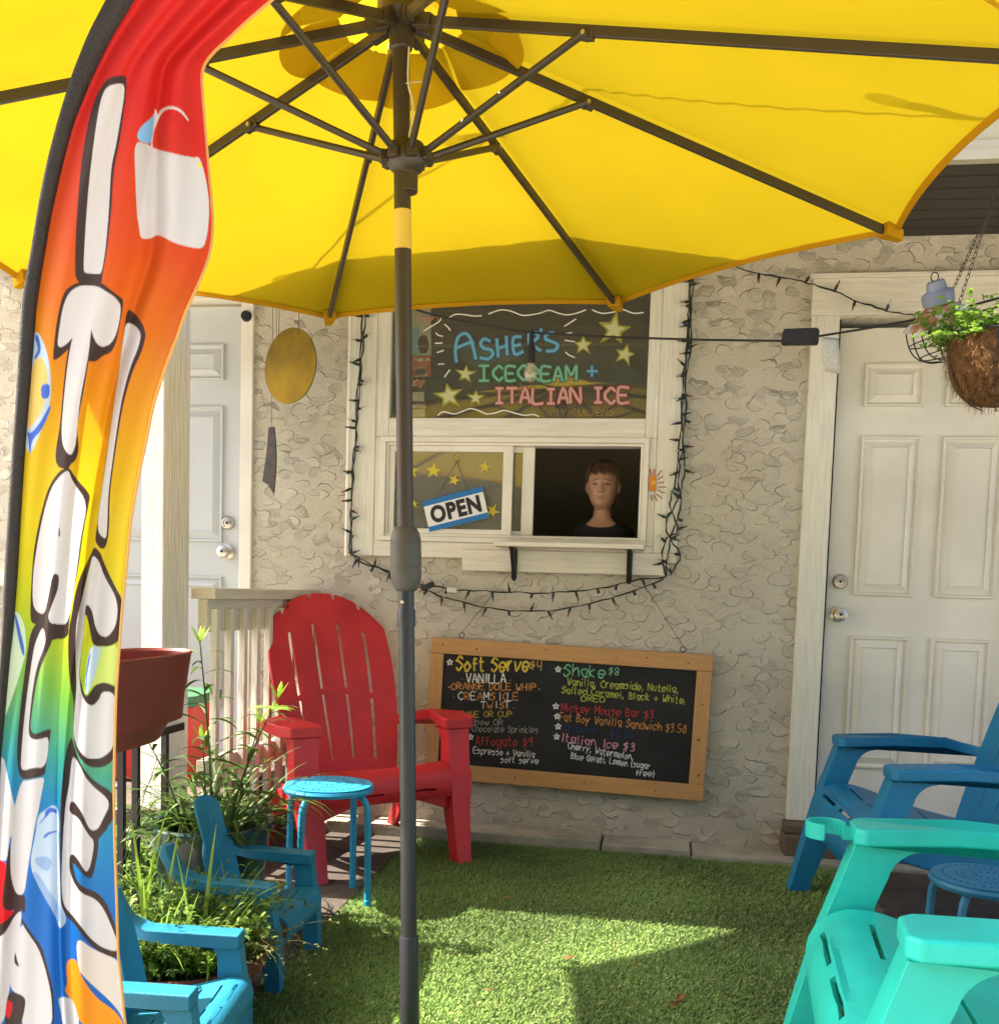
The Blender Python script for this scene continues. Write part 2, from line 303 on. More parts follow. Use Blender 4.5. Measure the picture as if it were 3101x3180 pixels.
FLAG_ART = [
('ice',[(105,1031),(123,1033),(154,1118),(159,1251),(123,1348),(95,1412),(77,1389),(82,1338),(97,1123)]),
('sand',[(100,1128),(128,1102),(148,1154),(138,1266),(92,1333),(84,1328),(92,1205)]),
('blu',[(105,1041),(118,1038),(129,1087),(110,1118),(105,1110),(119,1084)]),
('blu',[(125,1195),(154,1189),(154,1235),(128,1241)]),
('blu',[(82,1338),(95,1348),(128,1307),(154,1256),(159,1266),(131,1333),(97,1369),(95,1410),(90,1404),(88,1363)]),
('pale',[(39,1900),(57,1900),(77,1943),(82,2018),(68,2072),(43,2151),(11,2240),(18,2133),(32,2007)]),
('blu',[(43,1900),(54,1921),(77,2018),(73,2043),(61,2007),(45,1921)]),
('ice',[(118,2531),(140,2516),(161,2500),(177,2505),(183,2545),(183,2600),(109,2600)]),
('ice',[(120,2535),(181,2507),(181,2587),(188,2807),(209,2859),(185,2890),(174,2848),(132,2779),(98,2709),(94,2667),(108,2598)]),
('blu',[(139,2521),(153,2507),(174,2512),(178,2528),(157,2521),(146,2535),(122,2559),(120,2556),(139,2538)]),
('blu',[(132,2601),(146,2585),(174,2580),(181,2582),(153,2591),(139,2604)]),
('blu2',[(101,2667),(139,2657),(164,2674),(150,2709),(122,2695)]),
('blu2',[(98,2709),(115,2709),(150,2765),(185,2813),(188,2848),(181,2876),(171,2841),(132,2779)]),
('lime',[(283,2004),(371,1993),(364,2136),(308,2119),(283,2136),(267,2162),(263,2133),(269,2050)]),
('ice',[(283,2004),(319,2011),(305,2050),(294,2101),(279,2133),(267,2162),(263,2129),(272,2043)]),
('blu',[(283,2018),(276,2061),(269,2101),(267,2158),(264,2129),(272,2050)]),
('W',[(416,434),(467,451),(479,462),(597,490),(619,484),(639,552),(650,636),(645,721),(631,772),(597,769),(541,755),(490,726),(467,741),(436,742),(431,704),(425,670),(420,563)]),
('gry',[(416,436),(465,451),(451,563),(436,670),(425,670),(420,563)]),
('sky',[(483,338),(489,360),(476,405),(467,451),(422,431),(434,394),(476,360)]),
('W',[(489,360),(498,338),(529,327),(563,338),(587,372),(583,376),(560,346),(529,335),(504,346),(490,372),(476,411),(472,451),(479,465),(470,467),(466,451),(476,400),(481,327)]),
('yel',[(611,507),(622,503),(626,521),(613,519)]),
('K',[(338,239),(389,231),(394,253),(389,315),(369,451),(352,524),(346,648),(332,777),(318,850),(315,884),(234,884),(232,788),(239,648),(251,507),(270,394),(290,315),(315,265)]),
('W',[(329,267),(377,256),(387,270),(383,315),(360,451),(344,518),(338,648),(327,777),(315,848),(304,851),(265,848),(258,839),(265,704),(276,563),(293,422),(310,315)]),
('K',[(248,873),(304,870),(338,895),(366,918),(385,930),(375,990),(362,1060),(345,1095),(320,1103),(300,1122),(272,1124),(277,1085),(232,1040),(214,1085),(166,1124),(164,1100),(175,1000),(190,930),(205,895)]),
('K',[(232,1010),(290,1010),(285,1060),(262,1200),(250,1260),(238,1330),(245,1395),(235,1430),(218,1442),(214,1455),(185,1455),(172,1435),(172,1400),(186,1320),(195,1210),(205,1120),(217,1050)]),
('W',[(250,885),(300,887),(330,905),(360,925),(376,950),(370,1000),(358,1045),(340,1070),(318,1078),(300,1068),(286,1038),(283,1020),(236,1018),(228,1045),(205,1070),(185,1080),(177,1068),(185,1010),(195,950),(215,905)]),
('W',[(236,1000),(284,1000),(277,1085),(262,1170),(248,1240),(240,1320),(235,1380),(222,1415),(205,1405),(193,1380),(190,1330),(200,1210),(212,1110),(224,1050)]),
('K',[(214,1450),(235,1485),(280,1535),(276,1562),(258,1650),(245,1750),(225,1860),(213,1940),(212,1980),(160,1985),(135,1950),(110,1940),(92,1930),(97,1800),(105,1700),(125,1600),(150,1510),(185,1460)]),
('W',[(212,1457),(224,1495),(272,1560),(250,1670),(238,1770),(214,1935),(180,1942),(155,1935),(148,1915),(160,1880),(180,1830),(184,1785),(163,1780),(150,1850),(138,1910),(112,1900),(100,1870),(102,1780),(115,1690),(135,1590),(158,1515),(185,1478)]),
('K',[(184,1630),(187,1665),(180,1668)]),
('K',[(107,1939),(133,1934),(215,1941),(208,1984),(161,1986),(159,1999),(140,2036),(116,2101),(102,2187),(94,2251),(97,2274),(111,2280),(159,2261),(156,2285),(142,2384),(138,2409),(93,2420),(63,2420),(52,2366),(54,2294),(64,2187),(82,2043),(93,1972)]),
('W',[(133,1941),(142,1986),(134,2015),(111,2079),(97,2169),(88,2258),(90,2287),(104,2298),(124,2296),(154,2287),(142,2384),(100,2385),(73,2394),(64,2384),(65,2348),(72,2258),(84,2151),(97,2061),(107,2000)]),
('W',[(-80,2340),(0,2348),(14,2359),(21,2402),(39,2480),(47,2509),(36,2600),(31,2598),(21,2674),(7,2672),(0,2671),(-80,2650)]),
('red',[(-70,2667),(0,2672),(14,2678),(21,2688),(7,2796),(28,2831),(45,2824),(35,2848),(0,2878),(-70,2883)]),
('W',[(-70,2935),(0,2911),(21,2890),(45,2845),(66,2827),(66,2855),(52,2935),(45,2988),(28,3075),(10,3193),(-70,3193)]),
('K',[(30,2604),(21,2674),(10,2761),(5,2807),(14,2827),(31,2829),(45,2824),(42,2834),(10,2869),(-70,2883),(-70,2928),(0,2911),(21,2890),(45,2845),(66,2824),(73,2838),(78,2834),(79,2779),(52,2779),(35,2737)]),
('K',[(64,2420),(69,2421),(40,2600),(35,2600)]),
('W',[(66,2424),(91,2424),(138,2412),(134,2437),(120,2509),(107,2600),(120,2500),(104,2587),(84,2709),(75,2779),(49,2779),(33,2726),(31,2657),(38,2570),(44,2507)]),
('W',[(66,2864),(87,2897),(118,2942),(136,2988),(153,3057),(162,3110),(162,3193),(63,3193),(78,3127),(78,3096),(28,3075),(40,2991),(49,2935)]),
('K',[(65,2847),(98,2901),(129,2939),(143,2988),(157,3040),(167,3092),(168,3193),(162,3193),(161,3110),(152,3057),(134,2988),(117,2942),(85,2897),(65,2864)]),
('K',[(47,2953),(52,2981),(61,3007),(42,2991)]),
('K',[(28,3076),(77,3096),(78,3127),(63,3193),(14,3193),(17,3127)]),
('red',[(21,3106),(38,3113),(38,3137),(26,3170),(16,3144)]),
('K',[(394,954),(425,980),(445,1010),(453,1041),(440,1092),(410,1154),(384,1246),(369,1328),(353,1435),(340,1538),(338,1655),(328,1701),(312,1706),(294,1681),(299,1645),(317,1512),(333,1384),(353,1256),(369,1154),(384,1031)]),
('W',[(392,1000),(420,1010),(438,1036),(430,1077),(404,1138),(379,1230),(363,1328),(348,1435),(335,1538),(332,1655),(326,1676),(299,1648),(317,1517),(335,1384),(353,1256),(369,1154),(385,1031)]),
('K',[(292,1696),(312,1717),(322,1747),(353,1814),(381,1865),(382,1950),(371,1986),(351,2004),(322,2009),(297,2007),(285,1997),(276,1940),(268,1909),(262,1910),(258,1975),(249,2061),(247,2100),(257,2145),(267,2164),(280,2150),(295,2128),(320,2119),(345,2125),(362,2140),(361,2250),(357,2320),(350,2365),(320,2383),(290,2385),(265,2375),(240,2345),(227,2285),(229,2179),(215,2115),(210,2007),(215,1941),(220,1921),(233,1840),(251,1783),(284,1717)]),
('W',[(287,1722),(307,1742),(322,1788),(358,1850),(366,1896),(358,1947),(333,1980),(307,1973),(294,1942),(287,1901),(274,1878),(266,1880),(263,1907),(258,1972),(247,2061),(245,2100),(251,2150),(265,2183),(287,2194),(308,2172),(315,2150),(337,2147),(355,2158),(358,2187),(355,2294),(347,2330),(315,2355),(279,2358),(258,2348),(236,2315),(227,2276),(231,2204),(238,2133),(233,2025),(236,1936),(251,1870),(276,1768)]),
('K',[(222,2283),(232,2330),(256,2385),(290,2425),(340,2455),(354,2475),(354,2540),(340,2560),(325,2585),(304,2606),(305,2640),(290,2715),(280,2731),(262,2722),(240,2695),(228,2680),(226,2690),(237,2735),(258,2757),(292,2767),(315,2785),(335,2815),(365,2895),(368,2980),(330,2970),(290,2945),(260,2912),(230,2870),(205,2845),(190,2815),(187,2780),(186,2700),(186,2600),(186,2500),(195,2400),(205,2330)]),
('W',[(224,2341),(247,2376),(265,2416),(294,2448),(322,2470),(337,2488),(337,2509),(322,2538),(305,2574),(287,2581),(274,2570),(260,2538),(247,2513),(229,2488),(217,2491),(214,2523),(244,2541),(262,2574),(279,2600),(289,2608),(291,2632),(279,2695),(268,2709),(258,2699),(240,2667),(226,2652),(216,2657),(214,2695),(226,2737),(251,2775),(289,2789),(310,2807),(331,2841),(362,2918),(364,2949),(355,2956),(313,2942),(279,2914),(244,2869),(223,2841),(202,2820),(192,2789),(190,2726),(195,2604),(202,2500),(215,2437)]),
('cream',[(240,2923),(251,2920),(279,2942),(313,2960),(366,2981),(376,3022),(394,3193),(362,3127),(244,3022),(240,2981),(237,2942)]),
('W',[(178,3097),(219,3099),(230,3113),(251,3193),(195,3193),(188,3137)]),
('org',[(209,2984),(226,2977),(240,2988),(251,3033),(296,3099),(362,3144),(390,3193),(251,3193),(230,3113),(209,3092),(199,3075),(209,3057),(204,3005)])]
FLAG_EDGE = {'L':[(360,-56),(332,0),(276,107),(225,237),(186,366),(149,507),(121,648),(99,788),(76,912),(67,1000),(54,1230),(41,1410),(28,1614),(18,1768),(10,1973),(4,2079),(0,2151),(-30,2500),(-60,2900),(-75,3260)],'I':[(445,-56),(414,0),(338,124),(282,242),(225,383),(186,535),(155,676),(127,845),(107,986),(108,1000),(92,1205),(77,1384),(64,1589),(54,1768),(38,1973),(30,2025),(14,2205),(0,2348),(-22,2800),(-38,3260)],'R':[(900,-60),(845,0),(760,68),(700,130),(636,180),(624,225),(634,366),(645,507),(656,619),(662,704),(653,788),(625,862),(594,929),(563,1014),(561,1000),(517,1128),(476,1256),(451,1384),(425,1502),(404,1630),(392,1768),(381,1870),(378,1900),(371,1997),(365,2079),(360,2151),(358,2205),(355,2323),(353,2455),(354,2500),(355,2604),(360,2744),(364,2883),(366,2970),(373,3022),(380,3092),(388,3180),(400,3260)]}
# ------------------------------------------------------------------ ground, grass, slabs (the setting)
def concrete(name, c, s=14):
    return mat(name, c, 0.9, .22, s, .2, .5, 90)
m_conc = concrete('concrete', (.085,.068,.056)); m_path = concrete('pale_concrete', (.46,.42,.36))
m_curb = concrete('curb_concrete', (.34,.31,.235), 9)
o = MB().box(-60,60,-70,40,-.5,-.012).build('ground', m_path); tag(o, kind='structure')
m_soilgreen = mat('turf_base', (.05,.075,.025), .95, .3, 20)
o = MB().box(-1.0,2.6,-3.4,-.16,-.01,.004).build('lawn_base', m_soilgreen); tag(o, kind='structure')
mb = MB(); mb.box(-1.62,-1.0,-2.2,-.17,-.01,.010)
o = mb.build('concrete_path', m_conc, bevel=.006); tag(o, kind='structure')
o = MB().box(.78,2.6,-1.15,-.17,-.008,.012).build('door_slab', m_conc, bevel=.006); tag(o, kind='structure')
mb = MB(); mb.box(-1.5,-.2,-.17,.0,-.01,.052); mb.box(-.193,.17,-.175,.0,-.01,.040); mb.box(.177,3.0,-.2,.0,-.01,.03)
o = mb.build('wall_curb', m_curb, bevel=.008); tag(o, kind='structure')
m_deckwood = mat('deck_wood', (.10,.075,.06), .85, .35, 10, bump=.3)
mb = MB(); mb.box(-4.4,-1.60,-1.08,-.002,.20,.28); mb.box(-4.4,-1.625,-1.05,-.002,-.01,.199)
o = mb.build('porch_floor', m_deckwood, bevel=.005); tag(o, kind='structure')
o = MB().box(-3.0,-1.8,-1.55,-1.09,-.01,.14).build('porch_step', m_path, bevel=.008); tag(o, kind='structure')

def turf():
    N = 520000
    x = nr.uniform(-1.02, 1.35, N); y = nr.uniform(-3.1, -.165, N)
    keep = ~((x > .80) & (y > -1.13)) & ~((x > .9) & (y < -2.0)); keep &= ~((y > -.205) & (x > .17))
    d = y+4.3; p = np.clip(1.7/d, .35, 1); keep &= nr.random(N) < p
    x, y = x[keep], y[keep]; n = len(x)
    edge = np.where(x < -.98, .6, 1.0)
    az = nr.normal(.6, 1.3, n); tilt = nr.uniform(.25, 1.05, n); L = nr.uniform(.010, .019, n)*edge; w = nr.uniform(.0010, .0018, n)
    w *= 1+.4*(d[keep] > 2)
    dx, dy, dz = np.cos(az)*np.sin(tilt)*L, np.sin(az)*np.sin(tilt)*L, np.cos(tilt)*L
    sx, sy = -np.sin(az)*w*.5, np.cos(az)*w*.5
    V = np.empty((n, 4, 3)); zb = .003
    V[:,0] = np.stack([x-sx, y-sy, np.full(n, zb)], 1); V[:,1] = np.stack([x+sx, y+sy, np.full(n, zb)], 1)
    V[:,2] = np.stack([x+dx*.75+sx*.8, y+dy*.75+sy*.8, zb+dz], 1); V[:,3] = np.stack([x+dx*1.05-sx*.3, y+dy*1.05-sy*.3, zb+dz*.86], 1)
    base = np.array([[.215,.345,.082]])*nr.uniform(.75,1.25,(n,1))
    tan = nr.random(n) < .10; base[tan] = np.array([.42,.43,.16])*nr.uniform(.6,1.2,(tan.sum(),1))
    lite = nr.random(n) < .2; base[lite] *= np.array([1.28,1.22,1.2])
    patch = .82+.25*(np.sin(x*5.1+np.sin(y*3)*2)*np.cos(y*4.3+1.7*np.sin(x*2.2)))
    base *= patch[:,None]
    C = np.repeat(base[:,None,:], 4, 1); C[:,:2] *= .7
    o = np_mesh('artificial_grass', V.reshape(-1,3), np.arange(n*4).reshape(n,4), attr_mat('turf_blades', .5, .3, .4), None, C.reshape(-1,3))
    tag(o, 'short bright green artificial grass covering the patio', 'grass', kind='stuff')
turf()

# ------------------------------------------------------------------ house
def stucco():
    m = mat('stucco', (.56,.48,.375), .92, spec=.15); nt = m.node_tree; b = nt.nodes['Principled BSDF']; N = nt.nodes.new; Lk = nt.links.new
    tc = N('ShaderNodeTexCoord'); sep = N('ShaderNodeSeparateXYZ'); cmb = N('ShaderNodeCombineXYZ')
    Lk(tc.outputs['Object'], sep.inputs[0]); Lk(sep.outputs['X'], cmb.inputs[0]); Lk(sep.outputs['Z'], cmb.inputs[1])
    dn = N('ShaderNodeTexNoise'); dn.inputs['Scale'].default_value = 11; dn.inputs['Detail'].default_value = 3; Lk(cmb.outputs[0], dn.inputs['Vector'])
    va = N('ShaderNodeVectorMath'); va.operation = 'MULTIPLY_ADD'; va.inputs[1].default_value = (.055,.055,0)
    Lk(dn.outputs['Color'], va.inputs[0]); Lk(cmb.outputs[0], va.inputs[2])
    dn2 = N('ShaderNodeTexNoise'); dn2.inputs['Scale'].default_value = 55; dn2.inputs['Detail'].default_value = 4; Lk(cmb.outputs[0], dn2.inputs['Vector'])
    va2 = N('ShaderNodeVectorMath'); va2.operation = 'MULTIPLY_ADD'; va2.inputs[1].default_value = (.009,.009,0)
    Lk(dn2.outputs['Color'], va2.inputs[0]); Lk(va.outputs[0], va2.inputs[2])
    def layer(scale, off, rx, thr0, thr1, rot):
        mp = N('ShaderNodeMapping'); mp.inputs['Location'].default_value = off; mp.inputs['Scale'].default_value = (1.0, rx, 1); mp.inputs['Rotation'].default_value = (0,0,rot)
        Lk(va2.outputs[0], mp.inputs[0])
        v = N('ShaderNodeTexVoronoi'); v.voronoi_dimensions = '2D'; v.inputs['Scale'].default_value = scale; v.inputs['Randomness'].default_value = .9
        Lk(mp.outputs[0], v.inputs['Vector'])
        mr = N('ShaderNodeMapRange'); mr.interpolation_type = 'SMOOTHSTEP'; mr.inputs[1].default_value = thr0; mr.inputs[2].default_value = thr1
        mr.inputs[3].default_value = 1; mr.inputs[4].default_value = 0; Lk(v.outputs['Distance'], mr.inputs[0])
        sc = N('ShaderNodeVectorMath'); sc.operation = 'SCALE'; sc.inputs['Scale'].default_value = scale; Lk(mp.outputs[0], sc.inputs[0])
        ps = N('ShaderNodeVectorMath'); ps.operation = 'SCALE'; ps.inputs['Scale'].default_value = scale; Lk(v.outputs['Position'], ps.inputs[0])
        df = N('ShaderNodeVectorMath'); df.operation = 'SUBTRACT'; Lk(sc.outputs[0], df.inputs[0]); Lk(ps.outputs[0], df.inputs[1])
        cc = N('ShaderNodeVectorMath'); cc.operation = 'SUBTRACT'; cc.inputs[1].default_value = (.5,.65,.5); Lk(v.outputs['Color'], cc.inputs[0])
        dt = N('ShaderNodeVectorMath'); dt.operation = 'DOT_PRODUCT'; Lk(df.outputs[0], dt.inputs[0]); Lk(cc.outputs[0], dt.inputs[1])
        t = N('ShaderNodeMath'); t.operation = 'MULTIPLY_ADD'; t.inputs[1].default_value = 5.0; t.inputs[2].default_value = .42; Lk(dt.outputs['Value'], t.inputs[0])
        cl = N('ShaderNodeClamp'); Lk(t.outputs[0], cl.inputs[0]); cl.inputs[2].default_value = 1.15
        ml = N('ShaderNodeMath'); ml.operation = 'MULTIPLY'; Lk(mr.outputs[0], ml.inputs[0]); Lk(cl.outputs[0], ml.inputs[1])
        return ml
    a = layer(10, (0,0,0), 1.5, .33, .37, .6); c = layer(9.5, (3.3,1.7,0), 1.65, .30, .34, -.55)
    a2 = layer(10, (0,0,0), 1.5, .36, .395, .6); c2 = layer(9.5, (3.3,1.7,0), 1.65, .325, .36, -.55)
    wide = [N('ShaderNodeMath')]; wide[0].operation = 'MAXIMUM'; Lk(a2.outputs[0], wide[0].inputs[0]); Lk(c2.outputs[0], wide[0].inputs[1])
    ad = N('ShaderNodeMath'); ad.operation = 'MAXIMUM'; Lk(a.outputs[0], ad.inputs[0]); Lk(c.outputs[0], ad.inputs[1])
    fn = N('ShaderNodeTexNoise'); fn.inputs['Scale'].default_value = 130; fn.inputs['Detail'].default_value = 6; Lk(cmb.outputs[0], fn.inputs['Vector'])
    h = N('ShaderNodeMath'); h.operation = 'MULTIPLY_ADD'; h.inputs[1].default_value = .40; Lk(fn.outputs['Fac'], h.inputs[0]); Lk(ad.outputs[0], h.inputs[2])
    bp = N('ShaderNodeBump'); bp.inputs['Strength'].default_value = 1.0; bp.inputs['Distance'].default_value = .0135; Lk(h.outputs[0], bp.inputs['Height']); Lk(bp.outputs[0], b.inputs['Normal'])
    ln = N('ShaderNodeTexNoise'); ln.inputs['Scale'].default_value = 2.3; ln.inputs['Detail'].default_value = 7; Lk(cmb.outputs[0], ln.inputs['Vector'])
    rp = N('ShaderNodeValToRGB'); rp.color_ramp.elements[0].position = .3; rp.color_ramp.elements[1].position = .75
    rp.color_ramp.elements[0].color = (.485,.44,.34,1); rp.color_ramp.elements[1].color = (.59,.545,.43,1); Lk(ln.outputs['Fac'], rp.inputs[0])
    # grime and edge shade painted along the broken trowel edges
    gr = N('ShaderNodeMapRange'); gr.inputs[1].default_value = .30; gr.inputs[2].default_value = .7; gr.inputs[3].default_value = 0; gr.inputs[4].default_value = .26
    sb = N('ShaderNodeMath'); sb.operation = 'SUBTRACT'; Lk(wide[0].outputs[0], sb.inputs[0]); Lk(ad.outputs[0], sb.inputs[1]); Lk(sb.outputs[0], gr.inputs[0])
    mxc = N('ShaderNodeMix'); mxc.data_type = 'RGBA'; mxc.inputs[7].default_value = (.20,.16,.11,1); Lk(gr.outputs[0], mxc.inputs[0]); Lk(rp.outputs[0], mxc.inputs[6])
    # splash dirt in blotches along the foot of the wall, faint runs below the sills
    zr_ = N('ShaderNodeMapRange'); zr_.inputs[1].default_value = .0; zr_.inputs[2].default_value = .5; zr_.inputs[3].default_value = .75; zr_.inputs[4].default_value = .0; Lk(sep.outputs['Z'], zr_.inputs[0])
    sn = N('ShaderNodeTexNoise'); sn.inputs['Scale'].default_value = 9; sn.inputs['Detail'].default_value = 8; Lk(cmb.outputs[0], sn.inputs['Vector'])
    sm_ = N('ShaderNodeMath'); sm_.operation = 'MULTIPLY'; Lk(zr_.outputs[0], sm_.inputs[0]); Lk(sn.outputs['Fac'], sm_.inputs[1])
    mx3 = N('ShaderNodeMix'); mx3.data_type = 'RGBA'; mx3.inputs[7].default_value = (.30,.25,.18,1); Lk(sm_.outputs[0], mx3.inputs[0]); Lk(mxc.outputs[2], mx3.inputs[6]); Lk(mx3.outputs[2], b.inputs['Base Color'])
    return m
def painted_wood(name, c, grain='z', amt=.16):
    st = {'z':(30,30,2.2),'x':(2.2,30,30),'y':(30,2.2,30)}[grain]
    m = mat(name, c, .62, .10, 3.0, .35, amt, 4.0, stretch=st); return m
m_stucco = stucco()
m_trim = painted_wood('white_trim', (.70,.675,.55)); m_trimx = painted_wood('white_trim_horizontal', (.70,.66,.54), 'x')
m_vinyl = mat('white_vinyl', (.74,.70,.60), .4, .06, 5); m_door = mat('door_paint', (.68,.65,.54), .45, .10, 3.0, .4, .12, 60)
m_door2 = mat('pale_door_paint', (.50,.52,.51), .45, .05, 2.0, .4, .1, 60)
m_nickel = mat('satin_nickel', (.52,.47,.40), .32, .1, 20, metal=.9); m_dark = mat('dark_gap', (.02,.018,.015), .9)
m_soffit = mat('dark_soffit', (.035,.028,.02), .7, .2, 6); m_white = mat('white_fascia', (.38,.36,.27), .6, .08, 3)
m_shingle = mat('roof_shingle', (.14,.13,.12), .95, .3, 12, bump=.5); m_room = mat('dark_interior', (.30,.26,.19), .95)
m_blackmetal = mat('black_metal', (.02,.02,.022), .45, .2, 20); m_wood = painted_wood('step_wood', (.13,.09,.06), 'x', .6)

house = thing('house', 'cream stucco house wall with two white doors and a serving window', 'house', (0,0,0))
mb = MB(); T = .16; B0, TP = 0, 2.56
mb.box(-7,-2.66,0,T,-.3,TP); mb.box(-2.66,-1.862,0,T,2.33,TP); mb.box(-1.862,-1.36,0,T,-.3,TP); mb.box(-1.36,.07,0,T,-.3,1.214); mb.box(-1.36,.07,0,T,2.47,TP)
mb.box(.07,.66,0,T,-.3,TP); mb.box(.66,1.47,0,T,2.215,TP); mb.box(1.47,4,0,T,-.3,TP); mb.box(-2.66,-1.862,0,T,-.3,.28); mb.box(.66,1.47,0,T,-.3,.10)
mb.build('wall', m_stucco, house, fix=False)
mb = MB(); mb.box(-7,4,3.0,3.1,-.3,3); mb.box(-7.1,-7,0.0,3.1,-.3,3.0); mb.box(4,4.1,0,3.1,-.3,3.0)
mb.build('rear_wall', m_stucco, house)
rm = MB(); rm.box(-1.9,.55,1.15,1.2,-.2,2.6); rm.box(-1.95,-1.9,.17,1.95,-.2,2.6); rm.box(.55,.60,.17,1.95,-.2,2.6); rm.box(-1.9,.55,.17,1.9,2.5,2.6); rm.box(-1.9,.55,.17,1.9,-.2,0.1)
rm.build('room', m_room, house)
# roof: soffit boards running along the wall, white fascia leaning out, thin dark roof edge
sf = MB(); n = 7
for i in range(n):
    y0, y1 = -1.045*i/n, -1.045*(i+1)/n; z0, z1 = 2.53-.145*i/n, 2.53-.145*(i+1)/n
    sf.prism([(y0-.006,z0),(y1+.006,z1),(y1+.006,z1+.03),(y0-.006,z0+.03)], 'x', -3.13, 4.0)
sf.prism([(0,2.545),(-1.04,2.40),(-1.04,2.43),(0,2.575)], 'x', -3.12, 4.0)
ro = MB().prism([(-1.085,2.715),(-1.085,2.78),(3.4,4.2),(3.4,4.1)], 'x', -3.14, 4.1); roof = ro.build('roof', m_shingle, house)
sf.build('soffit', m_soffit, roof)
fs = MB().prism([(-1.045,2.38),(-1.080,2.38),(-1.080,2.41),(-1.066,2.415),(-1.066,2.44),(-1.060,2.44),(-1.064,2.45),(-1.075,2.712),(-1.04,2.712)], 'x', -3.13, 4.0)
fs.build('fascia', m_white, roof)
MB().box(-7,-2.9,-.03,-.002,1.03,1.09).build('ledge', m_trimx, house, bevel=.004)

def door(X0, X1, z0, z1, cols, rows, kx, kz, dz, m, name_label):
    d = MB().box(X0, X1, .045, .085, z0, z1).build('door', m, house, bevel=.003); tag(d, name_label)
    for a, b in cols:
        for c, e in rows:
            rings = []
            for ins, y in ((0,.0448),(.003,.031),(.010,.031),(.016,.0440),(.019,.0442),(.047,.0300),(.049,.0365),(.075,.0365)):
                rings.append([(a+ins,y,c+ins),(b-ins,y,c+ins),(b-ins,y,e-ins),(a+ins,y,e-ins)])
            ins = .046
            MB().loft(rings).build('panel', m, d)
    for nm, zz, prof in (('door_knob', kz, [(.033,0),(.033,.006),(.014,.012),(.013,.03),(.024,.04),(.029,.052),(.026,.064),(.012,.069),(.002,.069)]),
                         ('deadbolt', dz, [(.031,0),(.031,.010),(.025,.018),(.019,.019),(.018,.014),(.010,.016),(.002,.016)])):
        MB().lathe(prof, 28, (kx,.0452,zz), (0,-1,0)).build(nm, m_nickel, d, smooth=True)
    for ky_, zz in ((-.0245, kz), (.0285, dz)): MB().lathe([(.0055,0),(.0055,.002),(.001,.002)], 12, (kx,ky_,zz), (0,-1,0)).build('keyhole', m_dark, d)
    return d
door(.684, 1.452, .165, 2.188, ((.790,1.026),(1.107,1.342)), ((1.871,2.045),(1.102,1.753),(.383,.935)), .738, 1.021, 1.157, m_door, 'cream six-panel door behind the right chairs')
door(-2.65, -1.876, .285, 2.312, ((-2.54,-2.30),(-2.215,-1.972)), ((1.985,2.145),(1.26,1.87),(.50,1.105)), -1.948, 1.216, 1.347, m_door2, 'white six-panel door on the raised porch')
tr = MB(); tr.box(.563,.672,-.022,.06,.157,2.222); tr.box(1.462,1.57,-.022,.06,.157,2.222); 
tx = MB(); tx.box(.560,1.573,-.026,.06,2.2225,2.366); tx.box(.550,1.583,-.034,.0,2.3665,2.385); tx.build('door_head', m_trimx, house, bevel=.003)
tr.build('door_trim', m_trim, house, bevel=.003)
MB().box(.672,.684,.02,.085,.157,2.222).build('door_jamb_gap', m_dark, house)
tr = MB(); tr.box(-1.868,-1.812,-.020,.06,.285,2.4); tr.box(-2.71,-2.655,-.020,.06,.285,2.4); tr.box(-2.71,-1.812,-.022,.06,2.325,2.42); tr.box(-1.876,-1.868,.0,.06,.285,2.325)
tr.build('door_trim', m_vinyl, house, bevel=.003)
MB().lathe([(.001,.018),(.019,.018),(.022,.013),(.022,.003),(.024,0)], 24, (-1.843,-.0205,2.249), (0,-1,0)).build('door_stop', m_blackmetal, house, smooth=True)
st = MB(); st.box(.545,1.58,-.13,0.03,.03,.115); st.box(.55,1.58,-.10,.03,.117,.155)
st.build('door_step', m_wood, house, bevel=.006)

# windows
def glass(name, tint_, refl, rough=.02, pale_film=0.0):
    m = bpy.data.materials.new(name); m.use_nodes = True; nt = m.node_tree; nt.nodes.remove(nt.nodes['Principled BSDF']); out = nt.nodes['Material Output']
    t = nt.nodes.new('ShaderNodeBsdfTransparent'); t.inputs[0].default_value = (*tint_, 1); g = nt.nodes.new('ShaderNodeBsdfGlossy'); g.inputs['Roughness'].default_value = rough
    g.inputs[0].default_value = (.95,.95,.95,1); mx = nt.nodes.new('ShaderNodeMixShader'); mx.inputs[0].default_value = refl
    if pale_film: df = nt.nodes.new('ShaderNodeBsdfDiffuse'); df.inputs[0].default_value = (.55,.51,.40,1); mx2 = nt.nodes.new('ShaderNodeMixShader'); mx2.inputs[0].default_value = pale_film  # pale diffuse film painted in to brighten the glass, standing in for reflection
    nt.links.new(t.outputs[0], mx.inputs[1]); nt.links.new(g.outputs[0], mx.inputs[2]); nt.links.new(mx.outputs[0], out.inputs[0])
    if pale_film: nt.links.new(mx.outputs[0], mx2.inputs[1]); nt.links.new(df.outputs[0], mx2.inputs[2]); nt.links.new(mx2.outputs[0], out.inputs[0])
    return m
m_glass = glass('window_glass', (.8,.82,.78), .075, .02, .08); m_glass2 = glass('slider_glass', (.6,.62,.6), .16, .03, .22)
cs = MB(); cs.box(-1.362,.068,.02,.05,1.2045,1.2135); cs.box(-1.362,-1.247,-.022,.05,1.213,2.469); cs.box(-.034,.068,-.022,.05,1.213,2.469); cx2 = MB(); cx2.box(-1.2465,-.0345,-.020,.05,1.213,1.280); cx2.box(-1.2465,-.0345,-.021,.05,2.405,2.469)
